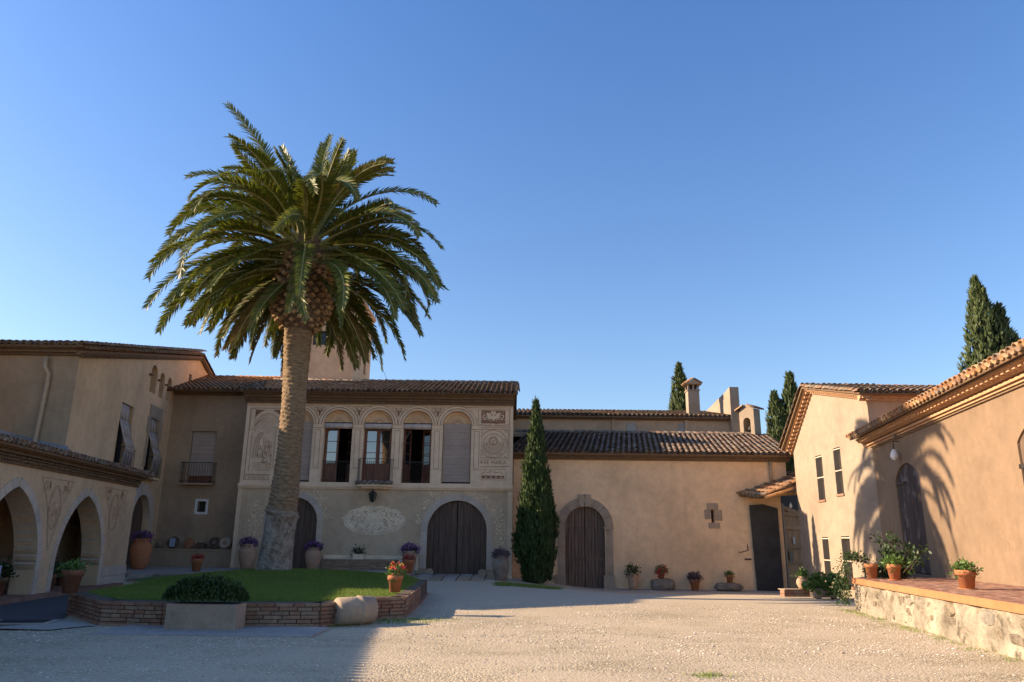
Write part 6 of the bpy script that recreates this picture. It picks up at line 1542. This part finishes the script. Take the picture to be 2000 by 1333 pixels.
# objects along the long low house
def boulder(label,loc,rx,ry,rz,seed,name='stone_block'):
    t=thing(name,label,'stone',loc); bm=bmesh.new(); bmesh.ops.create_icosphere(bm,subdivisions=4,radius=1)
    for v in bm.verts:
        c=v.co; q=max(abs(c.x),abs(c.y),abs(c.z))**.45; c/=q; n_=mnoise.fractal(c*1.7+Vector((seed,0,0)),1,2,5); c*=1+.13*n_; v.co=Vector((c.x*rx,c.y*ry,max(0,(c.z*rz+rz*.9))))
    me=bpy.data.meshes.new('stone_body'); bm.to_mesh(me); bm.free(); me.materials.append(M['grey_stone']); me.polygons.foreach_set('use_smooth',[True]*len(me.polygons)); inst('stone_body',me,t); return t
zz=-.41
pot('tub',(5.48,34.7,zz),.74,'dark','tall pale jar with dark green plant right of the plank door','urn',wide=.72)
boulder('rough squared stone block under the red geranium',(6.78,34.7,zz),.55,.28,.26,3)
pot('flowerpot',(6.73,34.65,zz+.46),.34,'redhang','terracotta pot of red geraniums on the rough stone block')
pot('flowerpot',(8.2,34.7,zz),.50,'mauve','terracotta pot with a wide mound of faded mauve flowers between the two stones')
boulder('flat rounded stone under the plain terracotta pot',(9.7,34.7,zz),.6,.3,.185,8)
pot('flowerpot',(9.74,34.65,zz+.33),.36,'low','plain terracotta pot on the flat rounded stone near the gate')
T=thing('brick_step','low step of orange bricks at the foot of the wooden gate leaf','step',(9.1,25.9,-.06),.12)
for i in range(2):
    for j in range(3): MB().box(-.05+j*.36,.29+j*.36,0,.3,i*.105,i*.105+.095).build('brick',M['brick'],T)
MB().box(-.02,1.02,.02,.5,.21,.235).build('step_top',M['tan_stone'],T)
pot('round',(9.72,25.95,.175),.42,'tuft','round pale clay jar with a small green tuft on the brick step','urn',wide=1.02)
t=thing('leafy_trough','stone trough overflowing with bright green leaves between the brick step and the terrace','planter',(10.05,25.0,-.06)); MB().box(-.42,.42,-.2,.2,.06,.34).box(-.36,-.2,-.15,.15,0,.06).box(.2,.36,-.15,.15,0,.06).build('trough_body',M['tan_stone'],t)
lf=MB(); R_=random.Random(5)
for p in blob_points(230,.72,.38,.34,(0,-.05,.42),R_,.7):
    for _ in range(2):
        d=Vector((R_.gauss(0,.7),R_.gauss(-.3,.5),R_.gauss(.5,.5))).normalized(); l=R_.uniform(.10,.17); s=d.orthogonal().normalized(); s=Matrix.Rotation(R_.uniform(0,6),3,d)@s; q=Vector(p); w=l*.42
        lf.add([q,q+d*l*.3+s*w,q+d*l*.8+s*w*.8,q+d*l,q+d*l*.8-s*w*.8,q+d*l*.3-s*w],[(0,1,2,3,4,5)])
lf.build('foliage',M['green'],t,fix=False)
# terrace plants
pot('flowerpot',(9.30,18.9,.80),.37,'tuft','small terracotta pot with a green tuft near the far end of the terrace',saucer=True)
pot('flowerpot',(8.95,15.35,.80),.36,'low','terracotta pot in a saucer standing alone in the middle of the terrace edge',saucer=True,wide=1.15)
pot('flowerpot',(9.15,19.75,.80),.36,None,'shaded terracotta pot with a trailing plant on the terrace corner')
t=scene.objects['flowerpot.012'] if 'flowerpot.012' in scene.objects else None
t=[o for o in scene.objects if o.get('label','').startswith('shaded terracotta pot')][0]
lf=MB(); R_=random.Random(9)
for k in range(420):
    u=R_.random(); x=-.10-.62*min(1,u*1.8)+R_.gauss(0,.07); y=.15+R_.gauss(0,.18); z=.42+.12*sin(min(1,u*2)*pi)-1.05*max(0,u-.35)/.65+R_.gauss(0,.04)
    leafcloud(lf,[(x,y,z)],.07,3,R=R_)
leafcloud(lf,blob_points(150,.5,.3,.16,(.35,.2,.16),R_),.09,4,R=R_)
lf.build('trailing_foliage',M['hedge'],t,fix=False)
t=thing('leafy_bush','loose glossy green bush growing at the far end of the terrace beside the barred window','bush',(9.95,19.9,.8))
lf=MB(); br_=MB(); R_=random.Random(31); tips=[]
for k in range(18):
    a=R_.uniform(0,6.28); e=R_.uniform(.7,1.4); L=R_.uniform(.5,1.1); p=Vector((R_.gauss(0,.05),R_.gauss(0,.05),0)); pts=[p]
    for j in range(5): p=p+Vector((cos(a)*cos(e),sin(a)*cos(e),sin(e)))*L/5+Vector((R_.gauss(0,.02),R_.gauss(0,.02),0)); pts.append(p)
    br_.tube(pts,[.014,.012,.01,.008,.006,.003],5)
    leafcloud(lf,pts[1:]+[pts[-1]]*3,.105,7,R=R_,aspect=2.0,spread=.75)
br_.build('branches',M['bark'],t); lf.build('foliage',M['hedge'],t,fix=False)
pot('tub',(-.0,0,0),.3,None,'x') if False else None
# small tufts of grass and weeds along the walls
def weeds(label,pts,h=.06,n=20,name='weed_tuft'):
    lf=MB(); R=random.Random(len(label))
    for x,y in pts:
        for _ in range(n):
            q=Vector((x+R.gauss(0,.12),y+R.gauss(0,.05),gz(x,y)+.0)); d=Vector((R.gauss(0,.5),R.gauss(0,.5),1)).normalized(); l=h*R.uniform(.5,1.4); s=Vector((cos(R.uniform(0,6)),sin(R.uniform(0,6)),0))*.006
            lf.add([q-s,q+s,q+d*l],[(0,1,2)])
    tag(lf.build(name,M['grass'],None,fix=False),label,'weeds',kind='stuff')
R_=random.Random(2)
weeds('thin green weeds along the foot of the terrace wall',[(EX(y)-.12-R_.random()*.25,y) for y in [11.5+R_.random()*8.6 for _ in range(60)]],.05,16)
weeds('grass strip round the foot of the cypress and the mossy jar',[(-.5+R_.random()*2.4,28.9+R_.random()*2.0) for _ in range(260)],.07,22)
weeds('weeds at the foot of the brick bed and the column drum',[(-2.2+R_.gauss(0,.5),16.2+R_.gauss(0,.35)) for _ in range(60)]+[(-3.4+R_.gauss(0,.3),15.1) for _ in range(12)],.05,20)
weeds('yellow-green grass tuft in the gravel near the bottom edge of the photo',[(2.35+.25*R_.random(),10.2-.3*R_.random()) for _ in range(7)],.05,20)
